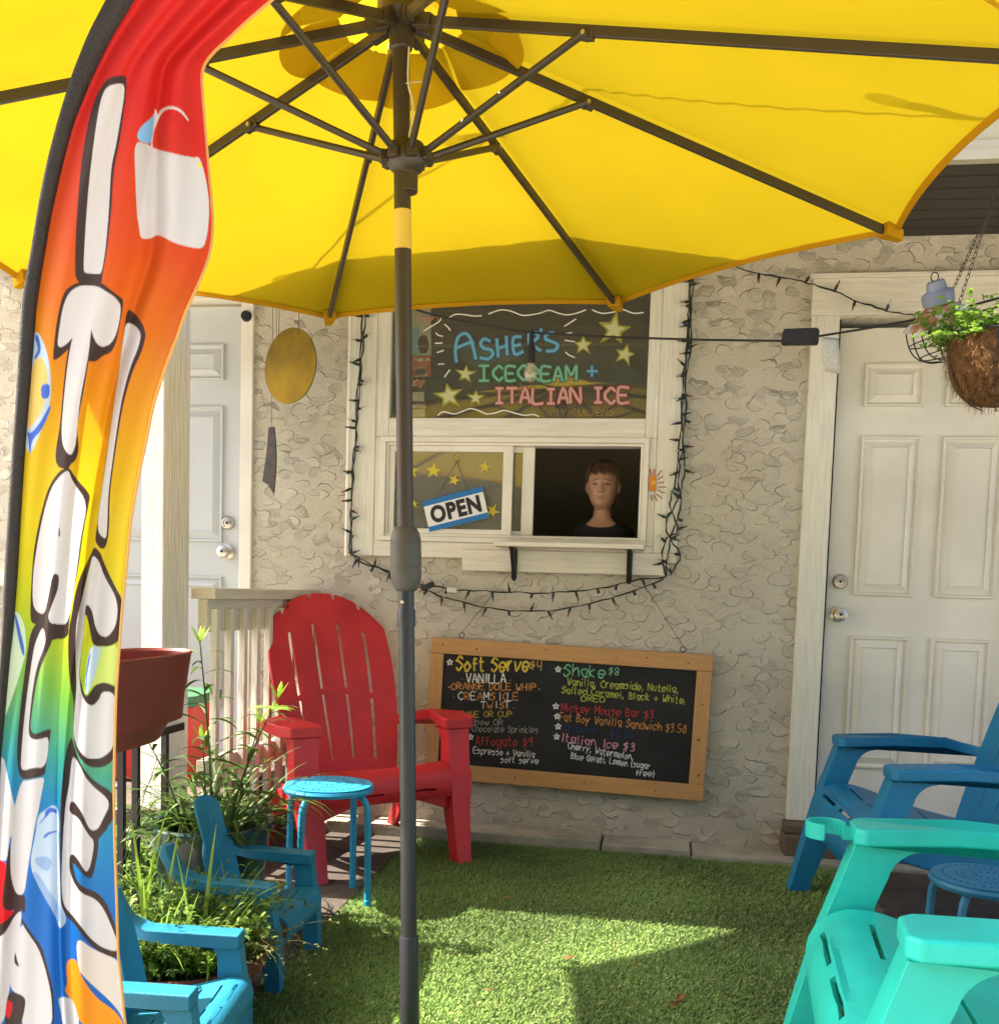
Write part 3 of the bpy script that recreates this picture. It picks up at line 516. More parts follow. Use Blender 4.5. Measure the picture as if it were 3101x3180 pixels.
cs.box(-1.2465,-1.187,-.017,.05,1.7305,2.4045); cs.box(-.085,-.0345,-.017,.05,1.7305,2.4045); cx2.box(-1.1865,-.0855,-.018,.05,1.7305,1.811); cx2.box(-1.1865,-.0855,-.018,.05,2.375,2.4045)
cs.box(-1.2465,-1.2185,-.017,.05,1.2805,1.730); cs.box(-.0645,-.0345,-.017,.05,1.2805,1.730)
w1 = cs.build('window', m_trim, house, bevel=.0025); tag(w1, 'large fixed window hand painted with the shop name'); cx2.build('window_rail', m_trimx, w1, bevel=.0025)
MB().lathe([(.013,0),(.013,1.26)], 14, (-1.366,-.012,1.21)).build('conduit', m_vinyl, w1, smooth=True)
MB().box(-1.187,-.0855,.004,.008,1.811,2.375).build('pane', m_glass, w1)
PY = .0035
LB, LBo = mat('blue_paint', (.14,.36,.48), .7), mat('dark_blue_paint', (.02,.10,.22), .7)
GR, GRo = mat('green_paint', (.18,.40,.26), .7), mat('dark_green_paint', (.03,.13,.06), .7)
PK, PKo = mat('pink_paint', (.52,.31,.25), .7), mat('red_paint', (.30,.03,.03), .7)
YL, YLo = mat('pale_yellow_paint', (.50,.50,.25), .7), mat('olive_yellow_paint', (.30,.28,.03), .7); WH = mat('white_paint_marker', (.75,.73,.62), .7)
YB = mat('bright_yellow_paint', (.62,.50,.05), .7); OR = mat('faint_orange_paint', (.32,.20,.07), .7)
def zoomp(px, py):                                   # helper: lay-out sheet of the window sign -> photo pixels
    return ((1250+px*800/1904)/PX, (960+py*360/857)/PX)
def zs(sts): return [[zoomp(a, b) for a, b in st] for st in sts]
def zt(s, x0, y0, x1, y1, h, serif=False): return zs(text_strokes(s, x0, y0, x1, y1, h, serif))
asher = [[(395,385),(388,300),(405,215),(450,180),(490,200),(520,280),(538,365)],[(392,290),(470,255),(520,245)],
 [(640,235),(600,220),(575,255),(600,290),(650,300),(665,335),(630,368),(575,360)],[(695,225),(705,350)],[(765,205),(772,335)],[(700,292),(770,268)],
 [(870,205),(815,215),(825,330),(885,315)],[(818,272),(865,262)],[(930,190),(935,325)],[(930,190),(985,175),(995,215),(945,250),(1015,305)],[(1022,150),(1020,160)],
 [(1110,175),(1065,185),(1055,220),(1100,240),(1145,265),(1120,305),(1065,310)]]
def two(name, sts, wi, wo, mi, mo, y=PY):
    ribbons(name+'_outline', sts, wo, mo, w1, y); ribbons(name, sts, wi, mi, w1, y-.0022)
two('painted_lettering', zs(asher), 5.6, 9.0, LB, LBo)
ice_w = zt('I', 560, 525, 650, 525, 110, True)+zt('CECREAM', 672, 525, 1280, 525, 100)
two('painted_lettering', ice_w, 4.6, 8.4, GR, GRo)
two('painted_lettering', zt('ITALIAN ICE', 680, 694, 1665, 694, 108, True), 5.0, 8.6, PK, PKo)
two('painted_lettering', zs([[(1365,458),(1432,458)],[(1397,420),(1397,492)]]), 4.2, 7.2, LB, LBo)
ribbons('painted_lettering', zt('BY JULIENS', 1120, 782, 1560, 786, 44), 1.3, OR, w1, PY)
ribbons('painted_lettering', zt('flavors', 110, 92, 265, 78, 40), 1.4, mat('pale_red_marker', (.5,.2,.13), .7), w1, PY-.004)
def star(name, cx, cy, R, rot, win, dy=0, f=zoomp, mi=None, mo=None, y=PY):
    for sc, m, yy in ((1.0, mo or YLo, y), (.68, mi or YL, y-.002)):
        P = []
        for k in range(10):
            r = (R if k % 2 == 0 else R*.43)*sc*(1+.12*math.sin(k*2.1+cx)); a = rot+k*math.pi/5
            p = f(cx+r*math.sin(a)*1.05, cy-r*math.cos(a)); P.append(on_y(p[0], p[1], yy))
        c = f(cx, cy); c = on_y(c[0], c[1], yy)
        MB().add([c]+P, [(0,i+1,(i+1)%10+1) for i in range(10)]).build(name, m, win, fix=False)
for c in ((1560,150,128,.15),(1332,265,78,.0),(1640,335,85,.25),(463,478,76,.1),(338,640,108,-.15),(538,655,66,.05)): star('painted_star', *c, w1)
wav = [[(330,72),(380,40),(440,38),(520,50),(580,48)],[(635,35),(720,5),(800,15),(870,42),(920,45),(1010,30),(1080,8),(1150,30),(1220,42),(1300,25),(1350,5)],[(1400,5),(1470,30),(1560,20),(1620,0),(1700,30),(1775,25)],
 [(260,783),(300,758),(380,775),(440,755),(500,735),(560,750),(620,775),(690,765),(750,748),(830,770),(900,785),(960,778),(1003,793)],
 [(308,112),(330,130),(350,155)],[(243,175),(262,192),(293,200)],[(240,252),(290,250)],[(255,320),(298,305)],[(262,407),(305,404)],[(345,450),(308,500)],[(1278,72),(1195,125)],[(1200,182),(1248,173)],[(1198,230),(1268,240)],[(1203,318),(1230,340),(1268,356)],
 [(278,55),(275,85),(230,115),(155,160)]]
for q_ in wav: ribbons('painted_swirl', zs([q_]), 2.3, WH, w1, PY)
# posters taped inside the glass
def poster(name, x0, y0, x1, y1, m, Y, parent=w1):
    P = [on_y(x, y, Y) for x, y in ((x0,y0),(x1,y0),(x1,y1),(x0,y1))]
    v = P+[p+Vector((0,.003,0)) for p in P]
    return MB().add(v, [(3,2,1,0),(4,5,6,7),(0,1,5,4),(1,2,6,5),(2,3,7,6),(3,0,4,7)]).build(name, m, parent)
pz = lambda a, b: zoomp(a, b)
def zposter(name, a, b, c, d, m, Y): x0, y0 = pz(a, b); x1, y1 = pz(c, d); return poster(name, x0, y0, x1, y1, m, Y)
m_paper = mat('poster_paper', (.62,.60,.48), .8, .06, 6); m_pblue = mat('poster_blue', (.25,.52,.58), .8); m_choc = mat('chocolate_print', (.07,.028,.02), .7, .2, 9)
m_pred = mat('packet_red', (.62,.09,.05), .7, .15, 20); m_cook = mat('cookie_print', (.55,.30,.10), .8, .4, 60); m_cream = mat('vanilla_print', (.74,.64,.42), .8, .15, 30)
zposter('poster', -60, -40, 208, 340, m_paper, .011); zposter('poster', -60, 130, 120, 500, m_pblue, .0105)
zposter('poster', 70, 345, 208, 497, m_pred, .0100); zposter('poster', -60, 505, 168, 800, m_choc, .0105)
cb = MB()
for cx, cy, rx, ry in ((138,470,52,32),(128,452,44,34)):
    p0 = on_y(*pz(cx, cy), .0092); P = [on_y(*pz(cx+rx*math.cos(t*.524), cy+ry*math.sin(t*.524)), .0092) for t in range(12)]
    cb.add([p0]+P, [(0,i+1,(i+1)%12+1) for i in range(12)])
cb.build('printed_cookie', m_cook, w1, fix=False)
bar = [(110,240),(115,215),(135,195),(160,192),(180,205),(186,240),(196,262),(186,305),(170,325),(132,328),(118,300)]
P = [on_y(*pz(a, b), .0093) for a, b in bar]; MB().add(P, [tuple(range(len(P)))]).build('printed_ice_bar', m_choc, w1, fix=False)
for a, b, c, d in ((50,612,155,680),(50,705,168,735),(58,740,165,798)): zposter('printed_sandwich', a, b, c, d, m_cream, .0098)
BY = mat('boy_red', (.48,.06,.04), .6)
two_s = zs([[(8,515),(8,560)],[(8,515),(28,522),(14,536),(36,548),(8,560)]])
ribbons('printed_lettering', zt('hipwich', 84, 385, 200, 384, 26), 1.4, m_cream, w1, .0088)
ribbons('printed_lettering', zt('Boy', 52, 560, 160, 560, 46), 4.6, m_cream, w1, .0088); ribbons('printed_lettering', zt('Boy', 52, 560, 160, 560, 46), 2.9, BY, w1, .0078)

# sliding serving window below
sl = MB()
def ring(mb, x0, x1, z0, z1, t, y0, y1):
    mb.box(x0,x1,y0,y1,z0,z0+t); mb.box(x0,x1,y0,y1,z1-t,z1); mb.box(x0,x0+t,y0,y1,z0+t,z1-t); mb.box(x1-t,x1,y0,y1,z0+t,z1-t)
ring(sl, -1.218,-.065,1.281,1.730,.022,-.030,.06); ring(sl, -1.1955,-.0875,1.3035,1.7075,.012,-.018,.06)
w2 = sl.build('window', m_vinyl, house, bevel=.002); tag(w2, 'white sliding window standing open for serving')
s1 = MB(); s1.box(-1.183,-1.160,-.010,.012,1.316,1.695); s1.box(-.682,-.640,-.010,.012,1.316,1.695); s1.box(-1.160,-.682,-.010,.012,1.316,1.338); s1.box(-1.160,-.682,-.010,.012,1.669,1.695)
s1.build('sash', m_vinyl, w2, bevel=.002)
s2 = MB(); s2.box(-.602,-.551,.020,.045,1.316,1.695); s2.box(-1.16,-.602,.020,.045,1.316,1.336); s2.box(-1.16,-.602,.020,.045,1.671,1.695)
s2.build('sash', m_vinyl, w2, bevel=.002)
MB().box(-1.160,-.682,.000,.004,1.338,1.669).build('pane', m_glass2, w2); MB().box(-.645,-.602,.030,.034,1.336,1.671).build('pane', m_glass2, w2)
tk = MB(); tk.box(-.103,-.0995,-.01,.05,1.316,1.695); tk.build('track', m_dark, w2)
def zoomw(px, py): return ((1000+px*1200/1904)/PX, (900+py*1200/1904)/PX)
for c in ((548,893,36,.1),(440,893,34,.0),(650,937,30,.35),(800,873,28,.1),(838,1090,34,.5),(452,1055,20,.0)): star('painted_star', *c, w2, f=zoomw, mi=YB, mo=YB, y=-.0006)
MB().lathe([(.001,.018),(.008,.018),(.010,.012),(.020,.002),(.021,0)], 20, tuple(on_y(*zoomw(665,832), -.001)), (0,-1,0)).build('suction_cup', glass('clear_plastic', (.85,.87,.86), .2, .1), w2, smooth=True)
# serving shelf
sh = MB(); sh.box(-.690,-.068,-.165,-.0235,1.262,1.282); sh.box(-.845,.024,-.034,-.0225,1.160,1.252)
shelf = sh.build('serving_shelf', m_trimx, house, bevel=.003)
for X in (-.616,-.128):
    bk = MB(); bk.box(X-.011,X+.011,-.150,-.035,1.254,1.2615); bk.prism([(-.14,1.2535),(-.12,1.2535),(-.045,1.165),(-.0345,1.145),(-.0345,1.120),(-.060,1.155)],'x',X-.008,X+.008); bk.box(X-.012,X+.012,-.042,-.0345,1.13,1.2535)
    bk.build('bracket', m_blackmetal, shelf, bevel=.002)
# orange door bell with hand drawn rays
db = MB().prism(rrect(-.0585,-.031,1.511,1.576,.003),'y',-.031,-.0225).build('doorbell', mat('orange_paint', (.62,.22,.03), .5), house, bevel=.002)
MB().lathe([(.009,0),(.009,.004),(.001,.004)], 16, (-.043,-.0312,1.545), (0,-1,0)).build('bell_button', mat('yellow_button', (.7,.45,.06), .4), db)
def zr(px, py): return ((1750+px*400/1904)/PX, (1350+py*400/1904)/PX)
rays = [[(1270,512),(1282,585)],[(1340,508),(1328,580)],[(1440,532),(1388,602)],[(1462,615),(1392,662)],[(1475,700),(1395,718)],[(1400,773),(1502,773)],[(1398,812),(1435,845),(1488,857)],[(1368,880),(1448,940)],[(1330,900),(1375,975)],[(1284,897),(1303,970)]]
RM = mat('red_marker', (.33,.04,.02), .7)
for s in rays: ribbons('drawn_ray', [[zr(a, b) for a, b in s]], 1.9, RM, house, -.0232)
# ------------------------------------------------------------------ porch post, railing, planter, steps rail
m_post = painted_wood('weathered_white_paint', (.66,.62,.53), 'z', .6)
m_rail = painted_wood('painted_rail', (.60,.55,.43), 'y', .4); m_bal = painted_wood('painted_baluster', (.66,.62,.52), 'z', .4)
po = MB().box(-.047,.047,-.07,.07,-.01,2.42)
tag(po.build('porch_post', m_post, bevel=.006, loc=(-1.712,-.995,0)), 'square white porch post with peeling paint beside the railing', 'post')
bpy.data.objects['porch_post'].rotation_euler = (0,0,math.radians(-12))
rl = thing('porch_railing', 'white wooden porch railing with square balusters behind the red chair', 'railing', (-1.575,-.47,.28), math.radians(-5.5))
MB().box(-.05,.05,-.435,.462,.735,.775).build('handrail', m_rail, rl, bevel=.004)
MB().box(-.02,.018,-.435,.462,.615,.7345).build('upper_rail', m_rail, rl, bevel=.003)
MB().box(-.02,.018,-.435,.462,.07,.15).build('bottom_rail', m_rail, rl, bevel=.003)
bal = None
for i in range(9):
    y = -.40+i*.102
    if bal is None: bal = MB().box(0,.026,-.013,.013,-.07,.70).build('baluster', m_bal, rl, bevel=.002, loc=(.0185,y,0)); b = bal
    else: b = bal.copy(); COL.objects.link(b); b.parent = rl; b.location = (.0185,y,0)
    b.rotation_euler = (0,0,rnd.uniform(-.05,.05))

mr = thing('metal_handrail', 'black metal step railing carrying the red rail planter', 'railing', (-1.50,-1.8,0))
MB().box(-.016,.016,-.40,.50,.60,.625).build('top_rail', m_blackmetal, mr, bevel=.002)
bar0 = None
for i, y in enumerate((-.35,-.25,-.15,-.05,.05,.145,.225,.40)):
    if bar0 is None: bar0 = MB().box(-.009,.009,-.009,.009,0,.60).build('bar', m_blackmetal, mr, loc=(0,y,0))
    else: q = bar0.copy(); COL.objects.link(q); q.parent = mr; q.location = (0,y,0)
m_terra = mat('red_planter_plastic', (.16,.032,.024), .5, .12, 5); m_soil = mat('potting_soil', (.03,.022,.015), 1, .4, 60, bump=.8)
pl = thing('rail_planter', 'empty red oval planter hooked over the black step railing', 'planter', (-1.455,-1.76,.615))
def oval(a, b, z, n=40, pw=2.6):
    return [(a*abs(math.cos(t))**(2/pw)*(1 if math.cos(t) >= 0 else -1), b*abs(math.sin(t))**(2/pw)*(1 if math.sin(t) >= 0 else -1), z) for t in [2*math.pi*k/n for k in range(n)]]
mb = MB().loft([oval(.055,.185,.0),oval(.062,.195,.006),oval(.090,.255,.08),oval(.108,.295,.155),oval(.114,.304,.157),oval(.122,.325,.245),oval(.126,.33,.252),oval(.122,.326,.256),oval(.115,.318,.248),oval(.104,.29,.06)], cap=True)
mb.build('planter_box', m_terra, pl, smooth=True, sharp=35)
# doormat, tote on the porch
dm = MB()
for i in range(10): dm.box(-2.75+i*.075,-2.685+i*.075,-1.25,-.75,.2805,.289)
o = dm.build('doormat', mat('mat_weave', (.16,.17,.24), .95, .8, 9, bump=.6, bscale=120)); tag(o, 'worn blue and tan doormat lying on the raised porch floor', 'doormat')
tb = thing('storage_tote', 'red storage tote with green lid on the porch behind the railing', 'tote', (-2.02,-.5,.285), .1)
MB().loft([[(x*.9,y*.9,0) for x, y in rrect(-.22,.22,-.16,.16,.03)],[(x,y,.30) for x, y in rrect(-.22,.22,-.16,.16,.03)]]).build('bin', mat('red_tote', (.5,.04,.03), .5), tb, bevel=.004)
MB().prism(rrect(-.235,.235,-.175,.175,.03),'z',.301,.345).build('lid', mat('green_tote', (.05,.16,.08), .5), tb, bevel=.006)
o = MB().loft([[(math.cos(t)*.33*(1-z*.5)*(1+.12*math.sin(3*t+z*4)),math.sin(t)*.26*(1-z*.6)*(1+.1*math.cos(2*t)),z*.42) for t in [k*math.pi/9 for k in range(18)]] for z in (0,.25,.5,.75,.95,1.0)]).build('boulder', mat('gray_stone', (.22,.20,.18), .95, .35, 8, bump=.8, bscale=25), smooth=True, loc=(-2.55,-1.0,.285))
tag(o, 'rough grey boulder on the porch beyond the black bars', 'boulder')

# ------------------------------------------------------------------ chairs
def arc(cx, cy, r, a0, a1, n=6): return [(cx+r*math.cos(math.radians(a0+(a1-a0)*k/n)), cy+r*math.sin(math.radians(a0+(a1-a0)*k/n))) for k in range(n+1)]
def chair(name, label, m, loc, rz, variant='red', group=None, scale=1.0):
    """resin chair, front towards local -y, origin on the ground under the arm fronts; adult size"""
    t = thing(name, label, 'chair', loc, rz, group)
    kid = variant == 'kid'
    k = .515 if kid else scale
    ZA = .555; ARMX0, ARMX1 = (.275,.375) if variant != 'red' else (.265,.385)
    if kid: ARMX0, ARMX1 = .27,.375
    bv = .007*k if not kid else .005
    def B(mb, nm, **kw): 
        mb.v = [(a*k, (b*.72 if (b > 0 and variant == 'red') else b)*k, c*k) for a, b, c in mb.v]; kw.setdefault('bevel', bv); return mb.build(nm, m, t, **kw)
    # seat with a rolled front edge and slots across it
    if variant == 'red': prof = [(-.035,.255),(-.045,.285),(-.046,.315),(-.040,.345),(-.018,.368),(.02,.377),(.07,.374),(.14,.358),(.22,.335),(.30,.312),(.38,.292),(.47,.275)]
    else: prof = [(-.055,.200),(-.074,.24),(-.082,.285),(-.078,.33),(-.055,.366),(-.015,.387),(.035,.388),(.09,.374),(.15,.354),(.22,.331),(.30,.308),(.38,.290),(.47,.275)]
    if kid: prof = [(-.045,.235),(-.060,.265),(-.064,.30),(-.056,.335),(-.032,.358),(.0,.366),(.04,.364),(.09,.352),(.15,.336),(.22,.318),(.30,.301),(.38,.288),(.47,.275)]
    pr = smooth_path([(0,a,b) for a, b in prof], 3)
    xs = sorted(set([-.272,-.262,-.15,-.03,-.022,.022,.03,.15,.262,.272]+[i*.05 for i in range(-5,6)]))
    slots = {'red': (3,20,26), 'plain': (2,11,17,23,28), 'kid': (13,18,23,28)}[variant]
    pr2 = []; sl_rows = set()
    for j, p_ in enumerate(pr):
        pr2.append(p_)
        if j in slots and j+1 < len(pr):
            sl_rows.add(len(pr2)-1); pr2.append(p_.lerp(pr[j+1], min(.9, .011/max(1e-4, (pr[j+1]-p_).length))))
    pr, slots = pr2, sl_rows; nv = len(pr)
    ok_x = lambda i: (.03 <= abs((xs[i]+xs[i+1])/2) <= .215)
    def P(i, j):
        p = pr[j]; return (xs[i], p.y, p.z-.012*(1-(xs[i]/.272)**2)*(1 if j > 14 else 0))
    B(MB().grid(P, len(xs), nv, lambda i, j: not (j in slots and ok_x(i))), 'seat', solid=.012*k, bevel=.003*k)
    # backrest fan of five slats
    rec = math.radians({'red':27,'plain':18,'kid':12}[variant]); H = {'red':.855,'plain':.84,'kid':.66}[variant]; y0, z0 = {'red':.455,'plain':.43,'kid':.40}[variant], .268
    if kid: us = [-1,-.9,-.36,-.30,.30,.36,.9,1]; cuts = (-.33,.33)
    else: us = [-1,-.93,-.64,-.585,-.23,-.18,.18,.23,.585,.64,.93,1]; cuts = (-.61,-.205,.205,.61)
    us = sorted(set(us+[round(-1+.1*i,3) for i in range(21)])); us = [u for i, u in enumerate(us)]
    vs = [0,.05,.12,.2,.3,.4,.46,.49,.55,.62,.7,.78,.84,.88,.92,.97,1.0]
    def Pb(i, j):
        u, v = us[i], vs[j]
        if kid:
            w = (.20-.02*v) if v < .62 else (.188-.045*min(1,(v-.62)/.05)); L = H*(1-.085*abs(u)**3.2)
        elif variant == 'red':
            w = .215+.062*math.sin(min(1, v/.78)*math.pi/2)-.010*max(0, v-.78)/.22; L = H*(1-.19*abs(u)**2.3)
        else:
            w = .235+.045*v; L = H*(1-.20*u*u)
        s = L*v; bend = .05*(v-.5)**2
        return (u*w, y0+math.sin(rec)*s-.045*u*u*(1-.3*v)+bend-.0125, z0+math.cos(rec)*s)
    def mk(i, j):
        uc = (us[i]+us[i+1])/2; vc = (vs[j]+vs[j+1])/2
        inc = any(abs(uc-c) < (.032) for c in cuts)
        if kid: return not (inc and (.12 < vc < .46 or .55 < vc < .86))
        return not (inc and (.12 < vc < .46 or .49 < vc < .84 or vc > .978))
    B(MB().grid(Pb, len(us), len(vs), mk), 'backrest', solid=.014*k, bevel=.003*k)
    for s in (-1, 1):
        # arm
        if variant == 'red':
            poly = [(.258,-.012),(.385,-.012),(.42,.045),(.428,.20),(.40,.34),(.355,.45),(.31,.52),(.255,.555),(.235,.53),(.275,.47),(.315,.40),(.325,.33),(.30,.22),(.268,.10)]
        else:
            poly = [(.262,.012),(.278,-.008),(.365,-.010),(.382,.008),(.388,.20),(.385,.36),(.372,.46),(.338,.52),(.262,.54),(.258,.50),(.30,.46),(.296,.36),(.276,.18)]
        if not kid:
            a = MB(); n = len(poly); zt = lambda y: ZA-.0*y+(.012*math.sin(min(1, max(0, y/.5))*math.pi))-(.03*max(0, (y-.35)/.2))
            top = [(s*x, y, zt(y)) for x, y in poly]; bot = [(s*x, y, zt(y)-(.042 if variant == 'red' else .035)) for x, y in poly]
            a.add(top+bot, [tuple(range(n)), tuple(reversed(range(n, 2*n)))]+[(i,(i+1)%n,n+(i+1)%n,n+i) for i in range(n)])
            B(a, 'arm')
            TH = .042 if variant == 'red' else .035
            pf = [(-.004,ZA-TH-.001),(-.055,.36),(-.064,.335),(.028,.335),(.040,.40)]+[(p, q) for p, q in arc(.130,.445,.070,170,95)]+[(.150,ZA-TH-.001)] if variant != 'red' else [(-.004,ZA-.043),(-.018,.36),(-.035,.335),(.062,.335),(.068,.40)]+[(p, q) for p, q in arc(.142,.440,.073,180,95)]+[(.155,ZA-.043)]
        else:
            # arm, rising into the back, drawn as one side profile
            af = [(-.004,ZA),(-.004,ZA-.062),(.06,ZA-.066),(.34,ZA-.050)]+[(.46,ZA-.03),(.53,ZA+.03),(.575,ZA+.10),(.60,ZA+.17),(.55,ZA+.17),(.52,ZA+.10),(.48,ZA+.045),(.40,ZA+.012)]
            a = MB().prism([(p, q) for p, q in af], 'x', s*ARMX0, s*ARMX1); B(a, 'arm')
            pf = [(-.003,ZA-.062),(-.020,.36),(-.03,.335),(.09,.335),(.092,.40)]+arc(.150,.44,.058,180,95)+[(.155,ZA-.063)]
        x0, x1 = s*(ARMX0+.012), s*(ARMX1-.012)
        # front leg: post under the arm, then a tapering leg to the ground
        lg = MB().prism(pf, 'x', x0, x1)
        fx0, fx1 = s*.275, s*.338
        r1 = [(x0,-.035,.3345),(x1,-.035,.3345),(x1,.062,.3345),(x0,.062,.3345)]
        r2 = [(s*.272,-.062,.20),(s*.352,-.062,.20),(s*.352,.015,.20),(s*.272,.015,.20)]
        r3 = [(fx0,-.098,.03),(fx1,-.098,.03),(fx1,-.038,.03),(fx0,-.038,.03)]
        r4 = [(fx0,-.108,0),(fx1,-.108,0),(fx1,-.038,0),(fx0,-.038,0)]
        if variant == 'plain': r1 = [(a,{-.035:-.064,.062:.028}[b],c) for a,b,c in r1]; r2 = [(a,{-.062:-.100,.015:-.010}[b],c) for a,b,c in r2]; r3 = [(a,{-.098:-.140,-.038:-.075}[b],c) for a,b,c in r3]; r4 = [(a,{-.108:-.150,-.038:-.075}[b],c) for a,b,c in r4]
        if kid: r3 = [(s*.28,-.05,.03),(s*.35,-.05,.03),(s*.35,.03,.03),(s*.28,.03,.03)]; r4 = [(a,b,0) for a,b,c in r3]; r2 = [(s*.275,-.045,.2),(s*.358,-.045,.2),(s*.358,.06,.2),(s*.275,.06,.2)]
        lg.loft([r1, r2, r3, r4]); B(lg, 'front_leg')
        # rear leg: side stringer running back to the ground
        sp = [(-.02,.35),(.08,.352),(.30,.30),(.48,.262),(.56,.20),(.70,0),(.60,0),(.50,.125),(.30,.205),(.06,.265)]
        B(MB().prism(sp, 'x', s*.274, s*.296), 'rear_leg')
        if not kid:
            B(MB().prism([(s*.2735,.20),(s*.14,.245),(s*-.001,.252),(s*-.001,.285),(s*.2735,.30)] if s > 0 else [(s*.2735,.20),(s*.2735,.30),(0.001,.285),(0.001,.252),(s*.14,.245)], 'y', -.022, -.008), 'apron', bevel=.003)
    return t

def plastic(name, c, tr=0.0):
    m = mat(name, c, .47, .15, 6.0, .38, .14, 180); return m
m_red = plastic('red_resin', (.58,.028,.030)); m_blue = plastic('blue_resin', (.005,.155,.31)); m_teal = plastic('teal_resin', (.012,.47,.40)); m_kid = plastic('sky_blue_resin', (.013,.17,.28))
def face(dx, dy): return math.atan2(dx, -dy)          # z-rotation that turns the chair's front (-y) to (dx,dy)
c = chair('adirondack_chair', 'bright red plastic chair in the corner by the porch railing', m_red, (-1.0,-.645,.012), face(.69,-.72), 'red')
c = chair('adirondack_chair', 'dark blue plastic chair with its arm in front of the cream door', m_blue, (.685,-.84,.012), face(-.995,-.06), 'plain', None, 1.03)
cup = None
teal = chair('adirondack_chair', 'turquoise plastic chair with a cup holder, nearest on the right', m_teal, (.41,-2.425,.006), face(-.997,.08), 'plain', None, 1.07)
ch = MB()
angs = [math.radians(a) for a in range(-60, 215, 11)]
sec = [[(.042*math.cos(a)+.0,.042*math.sin(a),z) for z in (0,)] for a in angs]
r_in, r_out = .036, .043; rings = []
for a in angs: rings.append([(r_in*math.cos(a),r_in*math.sin(a),-.018),(r_out*math.cos(a),r_out*math.sin(a),-.018),(r_out*math.cos(a),r_out*math.sin(a),.018),(r_in*math.cos(a),r_in*math.sin(a),.018)])
ch.loft(rings)
ch.xf(Matrix.Translation((-.365,-.060,.572)) @ Matrix.Rotation(math.radians(150), 4, 'Z')); ch.box(-.375,-.345,-.028,.0,.555,.582)
ch.build('cup_holder', m_teal, teal, bevel=.003)
ch2 = MB(); ch2.box(.27,.33,.10,.30,.495,.512); ch2.box(.285,.315,.20,.24,.47,.4945)
c1 = chair('small_chair', "child's sky blue plastic chair half hidden by the feather banner", m_kid, (-.875,-2.365,.004), face(.99,.14), 'kid', "children's blue chairs")
c2 = chair('small_chair', "child's sky blue plastic chair in front of the big teal pot", m_kid, (-.965,-1.69,.008), face(.995,.03), 'kid', "children's blue chairs")

# ------------------------------------------------------------------ stools
m_stool = mat('blue_enamel', (.02,.27,.47), .38, .12, 9, .5, .05, 90); m_stool2 = mat('dark_blue_enamel', (.02,.14,.25), .5, .15, 9)
def stool(label, m, loc, s=1.0, rz=0.0):
    t = thing('metal_stool', label, 'stool', loc, rz)
    mb = MB(); R = .145*s; zt = .40*s
    radii = [.012,.028,.040,.052,.060,.068,.076,.084,.096,.112,.122,R]
    seg = 72; holes = {1:6,4:3,6:3,9:2}
    vs = []; fs = []
    for ri, r in enumerate([q*s if q != R else q for q in radii]):
        for j in range(seg): a = 2*math.pi*j/seg; vs.append((r*math.cos(a), r*math.sin(a), zt-.004*(r/R)**2))
    for ri in range(len(radii)-1):
        for j in range(seg):
            if ri in holes and (j//(1 if holes[ri] < 4 else 3)) % 2 == 0: continue
            fs.append((ri*seg+j, ri*seg+(j+1)%seg, (ri+1)*seg+(j+1)%seg, (ri+1)*seg+j))
    mb.add(vs, fs); mb.add([(q*.012*s/.012, w, z) for q, w, z in vs[:seg]], [tuple(range(seg))])
    top = mb.build('seat', m, t, solid=.003)
    MB().lathe([(R-.006,zt-.006),(R+.004,zt-.008),(R+.008,zt-.016),(R+.004,zt-.026),(R-.004,zt-.026),(R-.008,zt-.016)], 48).build('rim', m, t, smooth=True)
    for k in range(4):
        a = math.radians(45+90*k); ca, sa = math.cos(a), math.sin(a)
        pts = [(r*s*ca, r*s*sa, z*s) for r, z in ((.02,.372),(.10,.372),(.132,.362),(.15,.335),(.155,.29),(.158,.15),(.16,.006))]
        MB().tube(smooth_path(pts, 4), .0115*s, 10).build('leg', m, t, smooth=True)
        MB().lathe([(.0135*s,0),(.0135*s,.02*s),(.012*s,.022*s)], 12, (.16*s*ca,.16*s*sa,0)).build('leg_cap', m, t)
    return t
stool('bright blue round metal stool with pierced top beside the red chair', m_stool, (-1.075,-1.075,.010), 1.0, .52)
stool('dark blue metal stool with pierced top between the two right chairs', m_stool2, (.875,-1.56,.0), .93, .1)
# ------------------------------------------------------------------ patio umbrella
def fabric(name, c, tr):
    m = mat(name, c, .9, .06, 2.5, .0, .35, 11, trans=tr); return m
m_canopy = fabric('yellow_canopy', (.40,.285,.008), .24); m_vent = fabric('orange_yellow_flap', (.50,.27,.012), .34); m_cap = fabric('vent_cloth', (.50,.32,.010), .42)
m_bronze = mat('bronze_metal', (.034,.025,.013), .45, .12, 12, .5); m_pole = mat('dark_grey_pole', (.026,.027,.030), .38, .1, 10, .5, .04, 120)
PB = on_z(781, 1975, 0.0); UX, UY = PB.x, PB.y; PT = on_y(773, 1060, -1.935); LAX = (PT-PB).normalized()
CEN = Vector((-.611,-1.968,1.971)); NRM = Vector((-.0489,-.0721,1)).normalized(); HUB = CEN+NRM*.40
um = thing('patio_umbrella', 'large yellow patio umbrella on a dark crank pole, shading the patio', 'umbrella', (UX, UY, 0)); UO = Vector((UX, UY, 0))
tips = [Vector(p) for p in ((.603,-1.362,2.074),(-.182,-.681,2.085),(-1.217,-.755,2.029),(-1.898,-1.539,1.939),(-1.824,-2.574,1.868),(-1.04,-3.255,1.857),(-.005,-3.181,1.913),(.676,-2.397,2.003))]
AX = (HUB-PT).normalized()
